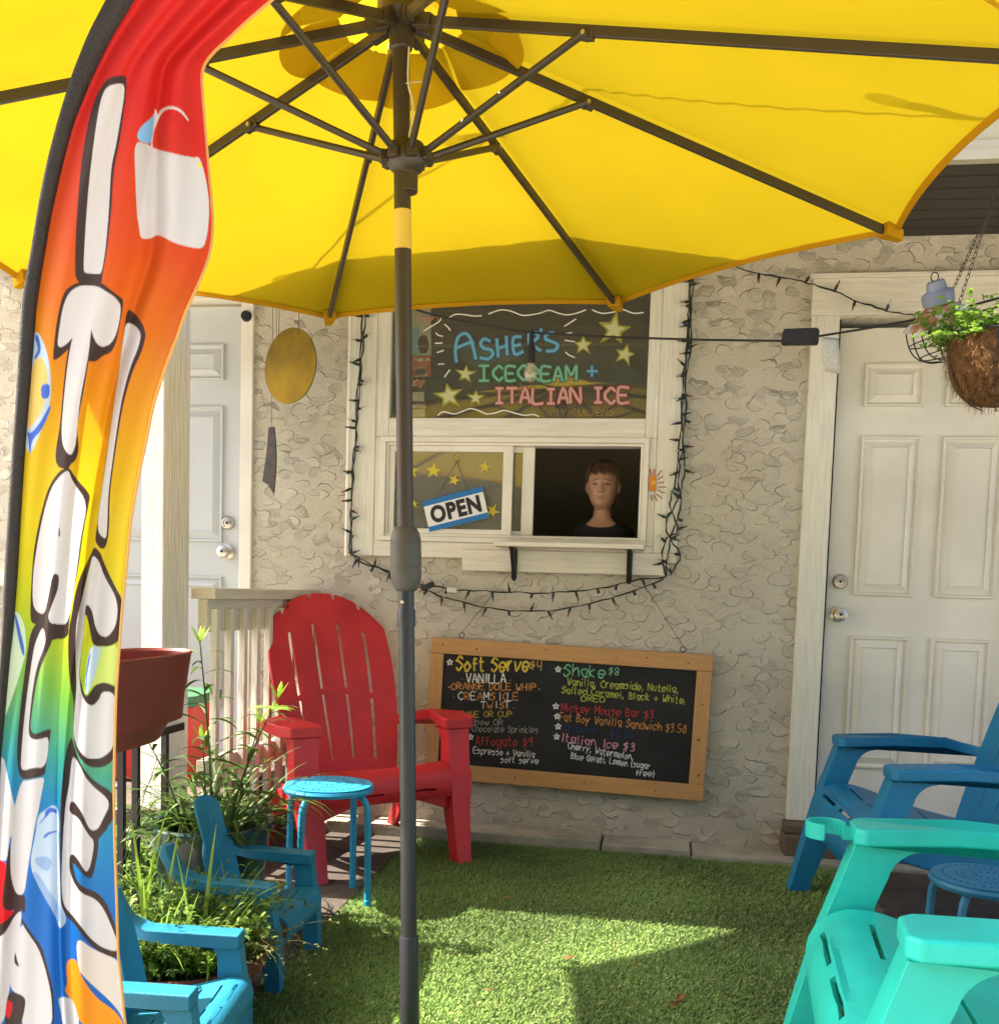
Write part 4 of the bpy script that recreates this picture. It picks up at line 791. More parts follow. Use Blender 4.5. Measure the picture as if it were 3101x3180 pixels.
def canopy_pt(k, t, r):
    a, b = tips[k], tips[(k+1)%8]; d = (a.lerp(b, t))-HUB
    w = 4*t*(1-t); rr = r*(1-.032*w*r*r)
    return HUB+d*rr-NRM*(.006*w*math.sin(math.pi*min(1, r))) + NRM*.016
cm = MB(); NR, NT = 22, 13
for k in range(8):
    def P(i, j):
        p = canopy_pt(k, i/(NT-1), .105+.895*j/(NR-1))-UO
        wr = .0022*math.sin(9*i+3*j+k*5)*(1 if 0 < i < NT-1 else 0)
        return p+NRM*wr
    cm.grid(P, NT, NR)
cn = cm.build('canopy', m_canopy, um, smooth=True)
hm = MB()
for k in range(8):                                      # stitched hem round the edge
    pts = [canopy_pt(k, i/12, 1.0)-UO-NRM*.012 for i in range(13)]; pt2 = [canopy_pt(k, i/12, .989)-UO-NRM*.004 for i in range(13)]; pt3 = [canopy_pt(k, i/12, 1.002)-UO+NRM*.003 for i in range(13)]
    hm.grid(lambda i, j: (pt2, pts, pt3)[j][i], 13, 3)
hm.build('hem', m_vent, cn, smooth=True)
vm = MB()
for k in range(8):
    def P(i, j):
        t = i/10; r = .0+.20*j/8
        p = canopy_pt(k, t, max(r, .001)); w = 4*t*(1-t)
        return p-UO+NRM*(.040-.055*(j/8)**2)+(p-HUB)*(.10*w*(j/8)**3)+NRM*.012*math.sin(3.1*k+2*t)*(j/8)
    vm.grid(P, 11, 9)
vm.build('vent_flap', m_cap, um, smooth=True)
RUN = CEN+NRM*.092
def local(p): return Vector(p)-UO
def ribbox(mb, a, b, w, h, up=NRM):
    a, b = Vector(a), Vector(b); d = (b-a).normalized(); s = d.cross(up).normalized(); u = s.cross(d)
    rg = [[p+s*x+u*z for x, z in ((-w,-h),(w,-h),(w,h),(-w,h))] for p in (a, b)]
    return mb.loft(rg)
for k in range(8):
    tp = tips[k]; d = (tp-HUB).normalized()
    rb = ribbox(MB(), local(HUB+d*.045-NRM*.012), local(tp-d*.03-NRM*.006), .0065, .011).build('rib', m_bronze, um, bevel=.002)
    jt = HUB.lerp(tp, .33)-NRM*.018; sd = d.cross(NRM).normalized()
    stc = MB().tube([local(RUN+(tp-HUB-NRM*(tp-HUB).dot(NRM)).normalized()*.04), local(jt+sd*.009)], .0082, 8)
    st_ = stc.build('stretcher', m_bronze, um, smooth=True)
    jb = MB().lathe([(.010,-.014),(.010,.014)], 12, tuple(local(jt)), tuple(sd)); ribbox(jb, local(jt-d*.02), local(jt+d*.02), .009, .010)
    jb.build('joint', m_bronze, st_, bevel=.002)
    MB().lathe([(.005,.0145),(.005,.017),(.001,.017)], 10, tuple(local(jt)), tuple(sd if sd.dot(Vector(CAM_POS)-jt) > 0 else -sd)).build('rivet', m_nickel, st_)
    pk = MB(); s2 = sd
    a0, a1 = local(tp-d*.055-NRM*.004), local(tp+d*.006-NRM*.002)
    pk.loft([[a0-s2*.022-NRM*.02, a0+s2*.022-NRM*.02, a0+s2*.026+NRM*.014, a0-s2*.026+NRM*.014],[a1-s2*.012-NRM*.016, a1+s2*.012-NRM*.016, a1+s2*.014+NRM*.012, a1-s2*.014+NRM*.012]])
    pk.build('tip_pocket', m_vent, um, bevel=.003)
def along(z): return (PT-UO)+AX*((z-PT.z)/AX.z)
hb = MB().lathe([(.001,.045),(.030,.045),(.052,.03),(.055,-.005),(.040,-.025),(.028,-.03),(.026,-.075),(.0205,-.08)], 24, tuple(local(HUB)), tuple(AX))
for k in range(8):
    d = (tips[k]-HUB).normalized(); ribbox(hb, local(HUB+d*.035-NRM*.012), local(HUB+d*.085-NRM*.010), .012, .014)
hb.build('top_hub', m_bronze, um, bevel=.002)
rh = MB().lathe([(.022,.035),(.040,.030),(.047,.012),(.047,-.012),(.036,-.028),(.026,-.035),(.0255,-.075),(.022,-.078)], 24, tuple(local(RUN)), tuple(AX))
for k in range(8):
    d = tips[k]-HUB; d = (d-NRM*d.dot(NRM)).normalized(); ribbox(rh, local(RUN+d*.03), local(RUN+d*.062), .012, .013)
rh.build('runner', m_bronze, um, bevel=.002)
up = MB().tube([PT-UO, along(1.6), along(2.0), local(HUB)], .0195, 20).build('pole', m_bronze, um, smooth=True)
MB().tube([along(1.858), along(1.945)], .0203, 20, cap=False).build('label_sticker', mat('yellowed_label', (.60,.43,.07), .5, .05, 20), um, smooth=True)
lp = MB().lathe([(.0195,.0),(.0195,PT.z)], 20, (0,0,0), LAX); lp.lathe([(.0215,.985),(.0222,.99),(.0222,1.022),(.0215,1.026)], 20, (0,0,0), LAX); lp.build('lower_pole', m_pole, um, smooth=True)
sl_ = MB().lathe([(.0195,0),(.0235,.0),(.0235,.235),(.0222,.240),(.0195,.240)], 24, (0,0,0), LAX).build('sleeve', m_pole, um, smooth=True)
MB().lathe([(.001,.012),(.030,.012),(.034,.0),(.001,.0)], 24).build('base', m_pole, um, smooth=True)
kz = 1.072
ck = MB().lathe([(.0205,kz-.002),(.026,kz+.002),(.034,kz+.018),(.0375,kz+.036),(.0375,kz+.052),(.0368,kz+.053),(.0368,kz+.056),(.0375,kz+.057),(.0375,kz+.108),(.0368,kz+.109),(.0368,kz+.112),(.0375,kz+.113),(.037,kz+.122),(.033,kz+.140),(.026,kz+.152),(.0205,kz+.156)], 32, (0,0,0), LAX)
ck.build('crank_housing', mat('crank_plastic', (.075,.07,.062), .5, .06, 10), um, smooth=True, sharp=25)
MB().lathe([(.004,.0),(.004,.002),(.001,.003)], 10, tuple(LAX*1.045+Vector((-.004,-.0195,0))), (0,-1,0)).build('pole_button', m_nickel, um)
sc = MB().tube(smooth_path([local(HUB)+Vector((.024,-.012,-.08)), local(HUB)+Vector((.026,-.02,-.16)), local(RUN)+Vector((.020,-.028,.10)), local(RUN)+Vector((.012,-.03,.03))], 5), .0022, 6)
sc.tube(smooth_path([local(HUB)+Vector((.020,-.016,-.16)), local(RUN)+Vector((.05,-.01,.16)), local(RUN)+Vector((.04,-.02,.115)), local(RUN)+Vector((.018,-.03,.05))], 5), .0016, 6)
sc.build('lift_cord', mat('white_cord', (.55,.5,.3), .8), um)

# ------------------------------------------------------------------ feather banner
PALK = {'K':(.042,.026,.024),'W':(.56,.56,.59),'ice':(.42,.55,.70),'sand':(.66,.48,.13),'blu':(.05,.13,.55),'blu2':(.25,.38,.62),'pale':(.50,.66,.48),'lime':(.50,.62,.16),'gry':(.50,.50,.50),'sky':(.18,.45,.75),'yel':(.75,.65,.05),'red':(.60,.012,.02),'cream':(.62,.58,.54),'org':(.78,.28,.012)}
def inside(poly, X, Y):
    r = np.zeros(X.shape, bool); n = len(poly)
    for i in range(n):
        (x1, y1), (x2, y2) = poly[i], poly[(i+1) % n]
        if y1 == y2: continue
        c = ((y1 > Y) != (y2 > Y)) & (X < (x2-x1)*(Y-y1)/(y2-y1)+x1); r ^= c
    return r
def edge(name, y):
    P = sorted(FLAG_EDGE[name], key=lambda p: p[1]); return np.interp(y, [p[1] for p in P], [p[0] for p in P])
def banner():
    NU, NV = 300, 1000
    v = np.linspace(-60, 3240, NV); u = np.linspace(0, 1, NU)
    def round_off(p):
        for _ in range(2):
            q = []
            for i in range(len(p)):
                a, b = p[i], p[(i+1) % len(p)]; q += [(a[0]*.78+b[0]*.22, a[1]*.78+b[1]*.22), (a[0]*.22+b[0]*.78, a[1]*.22+b[1]*.78)]
            p = q
        return p
    art = [(k, round_off(p)) for k, p in FLAG_ART]
    sm = lambda a: np.convolve(np.pad(a, 12, mode='edge'), np.ones(25)/25, 'valid')
    xi, xr, xl = sm(edge('I', v)), sm(edge('R', v)), sm(edge('L', v))
    U, Vv = np.meshgrid(u, v); X = xi[:,None]*(1-U)+xr[:,None]*U; Y = Vv
    ramp_y = [-60,250,650,950,1200,1450,1750,1950,2150,2330,2500,2750,3240]
    ramp_c = np.array([(.68,.022,.022),(.66,.022,.02),(.68,.075,.012),(.72,.17,.010),(.76,.33,.012),(.76,.52,.012),(.72,.62,.012),(.50,.62,.02),(.20,.50,.08),(.06,.38,.28),(.02,.27,.55),(.012,.16,.58),(.012,.14,.55)])
    yy = Y-.35*(X-150)+40*np.sin(X/60)
    Cb = np.stack([np.interp(yy, ramp_y, ramp_c[:,i]) for i in range(3)], -1)
    dx, dy = (xr-xi)[:,None]/NU*.5, 3300/NV*.5
    Cb = Cb*.78; out = np.zeros_like(Cb)
    for ox, oy in ((-.5,-.5),(.5,-.5),(-.5,.5),(.5,.5)):
        C = Cb.copy(); XX, YY = X+ox*dx*1.2, Y+oy*dy*1.2
        for k, poly in art: C[inside(poly, XX, YY)] = PALK[k]
        out += C*.25
    # cloth: hangs in loose vertical folds
    D0 = 1.50-.26*(1-np.clip((Y+60)/3300, 0, 1))**1.5
    fold = .011*np.sin(U*9.2+1.2+.6*np.sin(Y/700))*np.clip(.35+Y/2200, .3, 1.2)+.006*np.sin(U*21+Y/480)+.020*np.exp(-((U-.60-.06*np.sin(Y/600))/.05)**2)*np.clip(Y/1200,0,1)
    curl = -.05*np.exp(-((Y-520)/420)**2)*np.clip((U-.72)/.28, 0, 1)**2
    Dp = D0+fold-curl
    base = FWD*3106+RGT[None,None,:]*(X-1550)[...,None]-UPV[None,None,:]*(Y-2067)[...,None]
    Pm = CAM_POS+base/3106*Dp[...,None]
    root = Vector(on_d(-70/PX, 3230/PX, 1.5)); root.z = 0
    t = thing('feather_banner', 'tall rainbow feather flag lettered ITALIAN ICE on a black sleeve', 'flag', tuple(root)); R = np.array(root)
    V = (Pm-R).reshape(-1,3); ii = (np.arange(NV-1)[:,None]*NU+np.arange(NU-1)[None,:]).ravel()
    F = np.stack([ii, ii+1, ii+NU+1, ii+NU], 1)
    np_mesh('printed_fabric', V, F, attr_mat('banner_print', .6, .25, .25, .10, 700), t, out.reshape(-1,3), smooth=True)
    hem = MB(); st = 6
    hp = Pm[::st,-1]-R
    hem.tube([tuple(p) for p in hp], .0022, 6); hem.build('hem', mat('banner_hem', (.55,.30,.08), .6), t, smooth=True)
    mid = (xl+xi)/2; wd = np.maximum((xi-xl)/2, 2)
    rings = []
    for j in range(0, NV, 8):
        d = Dp[j,0]; c = CAM_POS+(FWD*3106+RGT*(mid[j]-1550)-UPV*(v[j]-2067))/3106*d-R; w = (wd[j]+3)/3106*d
        rings.append([tuple(c+RGT*math.cos(a)*w+FWD*math.sin(a)*.010) for a in [k*math.pi/5 for k in range(10)]])
    MB().loft(rings).build('sleeve', mat('black_sleeve', (.022,.020,.018), .6, .15, 20, .3, .3, 200), t, smooth=True)
    e = Vector(rings[-1][0])*.5+Vector(rings[-1][5])*.5
    MB().tube([tuple(e), (0,0,.02)], .009, 10).build('pole', m_blackmetal, t, smooth=True)
    MB().lathe([(.001,.02),(.10,.02),(.11,0),(.001,0)], 24).build('base', m_blackmetal, t)
banner()

# ------------------------------------------------------------------ menu board
m_pine = painted_wood('pine_frame', (.50,.27,.10), 'x', .25); m_pinez = painted_wood('pine_upright', (.50,.27,.10), 'z', .25)
m_slate = mat('chalkboard', (.022,.022,.021), .75, .35, 5, .25, .05, 100)
MBY = -.045
cor = [on_y(x, y, MBY) for x, y in ((822,1215),(1360,1250),(1340,1530),(808,1480))]
tl = math.atan2(-(cor[1].z-cor[0].z), cor[1].x-cor[0].x); ctr = (cor[0]+cor[1]+cor[2]+cor[3])/4
BWd, BHt = (cor[1]-cor[0]).length, ((cor[0]-cor[3]).length+(cor[1]-cor[2]).length)/2
bd = thing('menu_board', 'pine framed chalkboard menu hanging crooked below the serving window', 'menu board', tuple(ctr)); bd.rotation_euler = (0, tl, 0)
w2_, h2_ = BWd/2, BHt/2
MB().box(-w2_,w2_,-.004,.024,h2_-.068,h2_).build('frame_rail', m_pine, bd, bevel=.003); MB().box(-w2_,w2_,-.004,.024,-h2_,-h2_+.068).build('frame_rail', m_pine, bd, bevel=.003)
MB().box(-w2_,-w2_+.058,-.003,.024,-h2_+.0685,h2_-.0685).build('frame_stile', m_pinez, bd, bevel=.003); MB().box(w2_-.064,w2_,-.003,.024,-h2_+.0685,h2_-.0685).build('frame_stile', m_pinez, bd, bevel=.003)
MB().box(-w2_+.058,w2_-.064,.006,.020,-h2_+.068,h2_-.068).build('slate', m_slate, bd)
kn = MB()
for x, z in ((-.55,.28),(-.40,.27),(-.1,.285),(.2,.27),(.33,.28),(.5,.268),(-.2,-.275),(.1,-.27),(.4,-.28),(.57,.1),(.565,-.05),(.575,-.2)): kn.lathe([(.0035+.003*rnd.random(),0),(.003,.0006),(.001,.0006)], 10, (x,-.0038,z), (0,-1,0))
kn.build('knot', mat('wood_knot', (.16,.07,.025), .8), bd)
CH = {n: mat('chalk_'+n, c, .95, .25, 60) for n, c in dict(white=(.62,.62,.58), yellow=(.60,.45,.06), orange=(.50,.23,.07), olive=(.38,.28,.05), grey=(.26,.25,.22), red=(.42,.05,.045), green=(.16,.42,.24), lime=(.42,.44,.08), pink=(.55,.25,.34), blue=(.025,.045,.12), tan=(.45,.30,.09)).items()}
inv = bd.matrix_basis.inverted()
bpy.context.view_layer.update()
def board_text(items, wpx, m):
    for s, x0, y0, x1, y1, h in items:
        f = 1.4646*PX
        sts = text_strokes(s, (1000+x0/1.4646)/PX, (1900+y0/1.4646)/PX, (1000+x1/1.4646)/PX, (1900+y1/1.4646)/PX, h/f)
        o = ribbons('chalk_lettering', sts, wpx, m, None, MBY+.0050, wob=.25)
        M = Matrix.Translation(ctr) @ Matrix.Rotation(tl, 4, 'Y'); o.data.transform(M.inverted()); o.parent = bd
board_text([('Soft Serve',612,268,938,270,62)], 3.6, CH['yellow']); board_text([('$4',946,258,1000,262,36)], 1.9, CH['tan'])
board_text([('VANILLA',655,320,832,322,38)], 2.6, CH['white']); board_text([('ORANGE DOLE WHIP',588,352,972,357,29),('.',633,306,640,306,22),('.',852,312,860,312,22),('.',594,390,602,390,22),('.',866,438,874,438,22)], 2.0, CH['orange'])
xs_ = [(618+i*29.2) for i in range(9)]
board_text([(c_, xs_[i], 400+i*.3, xs_[i]+21, 400+i*.3, 34) for i, c_ in enumerate('CREAMSICLE'[:9]) if i in (0,2,4,6)]+[('T',722,438,744,438,30),('I',782,438,800,438,30),('T',830,438,852,438,30),('.',574,342,580,342,22),('.',984,352,990,352,24)], 2.1, CH['white'])
board_text([(c_, xs_[i], 400+i*.3, xs_[i]+21, 400+i*.3, 32) for i, c_ in enumerate('CREAMSICL') if i in (1,3,5,7)]+[('W',748,440,776,440,28),('S',806,440,826,440,28)], 1.9, CH['orange'])
board_text([('L',xs_[8]-8,403,xs_[8]+10,403,34)], 2.1, CH['white']); board_text([('E',xs_[8]+16,402,xs_[8]+36,402,32)], 1.9, CH['orange'])
board_text([('CONE OR CUP',626,478,862,478,25)], 1.7, CH['olive']); board_text([('Rainbow OR',612,514,820,514,26),('Chocolate Sprinkles',680,545,982,551,28)], 1.4, CH['grey'])
board_text([('Affogato $9',697,606,957,612,40)], 1.7, CH['red']); board_text([('Espresso + Vanilla',686,643,964,663,28),('soft serve',810,684,982,692,27)], 1.5, CH['white'])
board_text([('Shake',1098,290,1282,300,52)], 2.5, CH['green']); board_text([('$8',1302,284,1350,290,32)], 1.7, CH['green'])
board_text([('Vanilla, Creamside, Nutella,',1113,334,1620,368,32),('Salted Caramel, Black + White,',1088,368,1652,418,30),('OREO',1178,406,1282,410,26)], 1.7, CH['lime'])
board_text([('Mickey Mouse Bar $3',1086,452,1506,486,36)], 1.7, CH['red']); board_text([('Fat Boy Vanilla Sandwich $3.50',1078,494,1656,552,36)], 1.7, CH['orange'])
board_text([('Chipwich',1100,540,1250,552,28),('$3.50',1310,566,1416,576,30)], 1.8, CH['blue']); board_text([('Italian Ice $3',1086,590,1420,634,36)], 2.1, CH['pink'])
board_text([('Cherry, Watermelon,',1115,622,1414,674,28),('Blue Gelati, Lemon (sugar',1130,668,1490,716,27),('free)',1426,744,1508,750,26)], 1.6, CH['white'])
def cstar(x, y, r): return [[(x+r*math.sin(k*4*math.pi/5), y-r*math.cos(k*4*math.pi/5)) for k in range(6)]]
sts = []
for x, y in ((580,230),(1072,262),(1062,430),(1068,476),(1072,522),(1065,568),(674,570)):
    sts = [[((1000+a/1.4646)/PX, (1900+b/1.4646)/PX) for a, b in s] for s in cstar(x, y, 14)]
    o = ribbons('chalk_star', sts, 2.0, CH['white'], None, MBY+.0045); M = Matrix.Translation(ctr) @ Matrix.Rotation(tl, 4, 'Y'); o.data.transform(M.inverted()); o.parent = bd
hk = MB()
for x in (-.47,.475):
    hk.tube([(x+.012*math.cos(a),.008,h2_+.016+.012*math.sin(a)) for a in [k*math.pi/6 for k in range(13)]], .0022, 6)
hk.build('eye_hook', m_blackmetal, bd, smooth=True)
Mi = M.inverted(); # wires run up and inwards to the shelf board
wr = MB(); wr.tube([(-.47,.008,h2_+.028), tuple(Mi @ Vector((-.63,-.03,1.16)))], .0014, 5); wr.tube([(.475,.008,h2_+.028), tuple(Mi @ Vector((-.09,-.03,1.16)))], .0014, 5)
wr.build('hanging_wire', mat('thin_wire', (.12,.11,.09), .5), bd)

# ------------------------------------------------------------------ OPEN sign on a suction cup
sg = [on_y(x, y, -.020) for x, y in (zoomw(496,1042), zoomw(788,968), zoomw(822,1120), zoomw(522,1195))]
sc_ = sum(sg, Vector())/4; sa = math.atan2(-(sg[1].z-sg[0].z), sg[1].x-sg[0].x); SW, SH = (sg[1]-sg[0]).length, (sg[0]-sg[3]).length
os_ = thing('open_sign', 'blue and white sign reading OPEN, tilted, hanging in the sliding window', 'sign', tuple(sc_)); os_.rotation_euler = (0, sa, 0)
MB().box(-SW/2,SW/2,-.0015,.0015,-SH/2,SH/2).build('board', mat('sign_white', (.74,.74,.72), .45), os_)
mbl = MB(); mbl.box(-SW/2,SW/2,-.0022,-.0016,SH/2-.024,SH/2); mbl.box(-SW/2,SW/2,-.0022,-.0016,-SH/2,-SH/2+.022); mbl.build('band', mat('sign_blue', (.015,.16,.42), .45), os_)
cu = bpy.data.curves.new('lettering', 'FONT'); cu.body = 'OPEN'; cu.align_x = 'CENTER'; cu.align_y = 'CENTER'; cu.size = .135; cu.offset = .0068; cu.space_character = 1.12
to = bpy.data.objects.new('lettering_curve', cu); COL.objects.link(to); bpy.context.view_layer.update()
me = bpy.data.meshes.new_from_object(to.evaluated_get(bpy.context.evaluated_depsgraph_get())); bpy.data.objects.remove(to)
xs2 = [v.co.x for v in me.vertices]; ys2 = [v.co.y for v in me.vertices]; kx = (SW*.84)/(max(xs2)-min(xs2)); ky = (SH-.046)*.84/(max(ys2)-min(ys2)); cx_ = (max(xs2)+min(xs2))/2; cy_ = (max(ys2)+min(ys2))/2
for v in me.vertices: v.co = Vector(((v.co.x-cx_)*kx, -.0024, (v.co.y-cy_)*ky))
link_mesh('lettering', me, mat('sign_black', (.02,.02,.022), .5), os_, fix=False)
Ms = Matrix.Translation(sc_) @ Matrix.Rotation(sa, 4, 'Y'); cupp = Ms.inverted() @ Vector(on_y(*zoomw(662,845), -.018))
MB().tube([(-SW*.27,-.003,SH/2-.008), tuple(cupp)], .0011, 5).tube([(SW*.27,-.003,SH/2-.008), tuple(cupp)], .0011, 5).build('string', mat('sign_string', (.05,.05,.05), .8), os_)

# ------------------------------------------------------------------ boy inside the window
def boy():
    t = thing('person', 'child in a black t-shirt looking out of the open serving window', 'person', tuple(on_y(1146, 1000, .18))[:2]+(0,), -.06)
    chin = on_y(1146, 968, .18).z; top = on_y(1146, 882, .18).z; H = top-chin; s = H/.215
    NS = 96
    def ring(z, cy, rx, ryf, ryb, pw=2.0):
        R = []
        for k in range(NS):
            a = 2*math.pi*k/NS; c, sn = math.sin(a), -math.cos(a)          # k=0 faces -y
            ex = 2/pw; x = rx*abs(c)**ex*(1 if c > 0 else -1); y = (ryf if sn < 0 else ryb)*abs(sn)**ex*(1 if sn > 0 else -1)
            R.append([x, cy+y, z])
        return R
    # z relative to the chin, for a head .215 high
    prof = [(-.62,.02,.120,.085,.085,2.3),(-.45,.02,.122,.085,.085,2.3),(-.30,.015,.135,.088,.085,2.4),(-.17,.012,.150,.082,.08,2.5),(-.110,.012,.150,.070,.07,2.4),(-.082,.014,.118,.057,.06,2.2),(-.064,.016,.072,.046,.05,2.0),(-.048,.018,.048,.040,.042,2),(-.028,.018,.041,.040,.042,2),(-.012,.018,.041,.046,.05,2),
            (-.004,.012,.040,.060,.060,2.0),(.004,.008,.040,.077,.075,2.0),(.014,.006,.048,.082,.085,2.05),(.03,.005,.056,.084,.09,2.1),(.05,.004,.0635,.084,.094,2.15),(.075,.004,.0675,.084,.096,2.2),(.10,.004,.070,.084,.098,2.2),(.125,.004,.072,.083,.098,2.2),(.150,.005,.071,.079,.096,2.15),(.172,.007,.066,.070,.088,2.1),(.190,.008,.056,.058,.076,2),(.203,.009,.042,.043,.06,2),(.211,.010,.024,.026,.036,2),(.2150,.011,.004,.004,.006,2)]
    pz = [p[0] for p in prof]; zz = list(np.concatenate([np.linspace(-.62,-.02,26), np.linspace(-.015,.2150,92)]))
    V = []; C = []
    skin = np.array([.44,.245,.145]); lip = np.array([.36,.115,.09]); brow = np.array([.13,.075,.045]); eye = np.array([.045,.03,.025])
    g = lambda dx, dz, sx, sz: math.exp(-(dx/sx)**2-(dz/sz)**2)
    for z in zz:
        q = [float(np.interp(z, pz, [p[i] for p in prof])) for i in range(1, 6)]
        for k, (x, y, z_) in enumerate(ring(z, *q)):
            col = skin.copy(); f = max(0, -(y-.0)/.08) if z > -.03 else 0
            front = y < 0 and z > -.01
            if front:
                y -= .019*g(x, z-.078, .0115, .016)+.010*g(x, z-.100, .008, .022)+.005*(g(x-.011, z-.074, .007, .008)+g(x+.011, z-.074, .007, .008))   # nose
                y += .0075*(g(x-.031, z-.107, .017, .011)+g(x+.031, z-.107, .017, .011))                                                                   # sockets
                y -= .0035*(g(x-.030, z-.106, .010, .0065)+g(x+.030, z-.106, .010, .0065))                                                                  # lids
                y -= .004*(g(x-.028, z-.124, .02, .007)+g(x+.028, z-.124, .02, .007))                                                                       # brows
                y -= .0055*g(x, z-.0475, .019, .0052)+.006*g(x, z-.037, .016, .0062); y += .0035*g(x, z-.0425, .022, .0024)+.002*g(x, z-.028, .018, .005)     # lips
                y -= .005*g(x, z-.012, .016, .012); y -= .004*(g(x-.042, z-.075, .018, .02)+g(x+.042, z-.075, .018, .02))                                    # chin, cheeks
                lm = min(1, g(x, z-.0475, .021, .0048)**2*1.6+g(x, z-.037, .019, .0058)**2*1.6); col = col*(1-.8*lm)+lip*.8*lm
                ml = g(x, z-.0425, .021, .0016); col = col*(1-.7*ml)+eye*.7*ml
                for sx in (-1, 1):
                    bw = g(x-sx*.030, z-.1235-.12*abs(x)*(1 if abs(x) < .03 else -.2), .016, .0032); col = col*(1-.85*min(1, bw*1.5))+brow*.85*min(1, bw*1.5)
                    ew = g(x-sx*.0305, z-.1055, .0125, .0046); col = col*(1-min(1, ew*1.5)*.95)+eye*.95*min(1, ew*1.5)
                    el = g(x-sx*.0305, z-.111, .014, .0016); col = col*(1-.5*el)+brow*.5*el
                    nw = g(x-sx*.008, z-.0665, .0035, .0025); col = col*(1-.8*nw)+eye*.8*nw
                ck = g(abs(x)-.042, z-.072, .02, .02)*.25; col = col*(1-ck)+np.array([.44,.18,.11])*ck
            ea = math.exp(-((y-.014)/.012)**4-((z-.093)/.028)**4)                                                # ears stand off the sides
            if z > .05 and z < .14: x += (1 if x > 0 else -1)*.017*ea*(1 if abs(x) > .045 else 0)
            V.append((x*s, y*s, chin+z*s)); C.append(col)
    n = len(zz); F = np.array([(i*NS+j, i*NS+(j+1)%NS, (i+1)*NS+(j+1)%NS, (i+1)*NS+j) for i in range(n-1) for j in range(NS)])
    sm = attr_mat('skin', .5, 0, .35); sm.node_tree.nodes['Principled BSDF'].inputs['Subsurface Weight'].default_value = .08; sm.node_tree.nodes['Principled BSDF'].inputs['Subsurface Radius'].default_value = (.01,.004,.002)
    np_mesh('body', np.array(V), F, sm, t, np.array(C), smooth=True)
    # hair: a cap whose rows follow the hairline, plus loose strands
    def hairline(a):
        a = abs(a)
        if a < .80: return .166+.005*math.sin(a*9)-.004*math.cos(a*5)
        if a < 1.30: return .166-.042*((a-.80)/.5)**1.3
        if a < 1.80: return .124+.006*math.sin((a-1.3)*6.3)
        return max(.018, .124-.28*(a-1.80))
    def scalp(a, z, up):
        q = [float(np.interp(min(z, .2149), pz, [p[i] for p in prof])) for i in range(1, 6)]
        ex = 2/q[4]; c, sn = math.sin(a), -math.cos(a)
        grow = up+(.012 if abs(a) < 1.2 and z > .16 else 0)*.5
        r = math.sqrt(max(0.0, 1-((z-.19)/.040)**2)) if z > .19 else 1.0
        rx = (q[1] if z <= .19 else .056*r)+grow*r; ry = ((q[2] if sn < 0 else q[3]) if z <= .19 else (.060 if sn < 0 else .076)*r)+grow*r
        return Vector((rx*abs(c)**ex*(1 if c > 0 else -1)*s, (q[0]+ry*abs(sn)**ex*(1 if sn > 0 else -1))*s, chin+z*s))
    NR2 = 22; hv = []; hm_ = []
    for i in range(NR2):
        for k in range(NS):
            a = 2*math.pi*k/NS; a = a-2*math.pi if a > math.pi else a
            z0_ = hairline(a); z = z0_+(.2298-z0_)*(i/(NR2-1)); hv.append(tuple(scalp(a, z, .008*min(1, .35+i/5)+.0022*math.sin(a*17+i)+.0015*math.sin(a*31-i*2))))
    for i in range(NR2-1):
        for j in range(NS): hm_.append((i*NS+j, i*NS+(j+1)%NS, (i+1)*NS+(j+1)%NS, (i+1)*NS+j))
    MB().add(hv, hm_).build('hair', mat('brown_hair', (.10,.062,.034), .6, .5, 60, .3, .7, 160, stretch=(1,1,.25)), t, smooth=True, sharp=0)
    hs = Foliage()
    for _ in range(1500):
        a = rnd.uniform(-math.pi, math.pi); z0_ = hairline(a); z = z0_+(.225-z0_)*rnd.random()**1.4; p = scalp(a, z, .007); q_ = scalp(a, max(z-.03, z0_-.012), .010)
        if abs(a) < .9: q_ = scalp(a+.25*(rnd.random()+.3), z-rnd.uniform(.012,.030), .013)
        d = (q_-p); m_ = p+d*.5+Vector((p.x*.05, (p.y)*.05, .002)); col = tint((.125,.076,.042), .45)
        hs.strip([p, m_, q_+Vector((rnd.gauss(0,.003), rnd.gauss(0,.003), rnd.gauss(0,.003)))], [.0012, .0011, .0003], (1,.4,0), col)
    hs.build('hair_strands', attr_mat('hair_strand', .55), t)
    # t-shirt whose top row follows a scooped neckline
    NR3 = 44; sv = []; sf_ = []
    for i in range(NR3):
        for k in range(NS):
            a = 2*math.pi*k/NS; a = a-2*math.pi if a > math.pi else a
            lim = -.098+.064*min(1, (abs(a)/1.15)**2.0)
            z = -.62+(lim+.62)*(i/(NR3-1))**.75
            q = [float(np.interp(z, pz, [p[n_] for p in prof])) for n_ in range(1, 6)]; ex = 2/q[4]; c, sn = math.sin(a), -math.cos(a); e_ = .008 if i < NR3-1 else .006
            sv.append(((q[1]+e_)*abs(c)**ex*(1 if c > 0 else -1)*s, (q[0]+((q[2] if sn < 0 else q[3])+e_)*abs(sn)**ex*(1 if sn > 0 else -1))*s, chin+z*s))
    for i in range(NR3-1):
        for j in range(NS): sf_.append((i*NS+j, i*NS+(j+1)%NS, (i+1)*NS+(j+1)%NS, (i+1)*NS+j))
    m_tee = mat('black_cotton', (.014,.013,.014), .9)
    sh_ = MB().add(sv, sf_)
    for sx in (-1, 1): sh_.tube([(sx*.118*s, .014*s, chin-.158*s), (sx*.150*s, .016*s, chin-.19*s), (sx*.170*s, .018*s, chin-.26*s), (sx*.178*s, .018*s, chin-.34*s)], [.040*s,.046*s,.047*s,.050*s], 16)
    sh_.build('t_shirt', m_tee, t, smooth=True, sharp=0)
    am = MB()
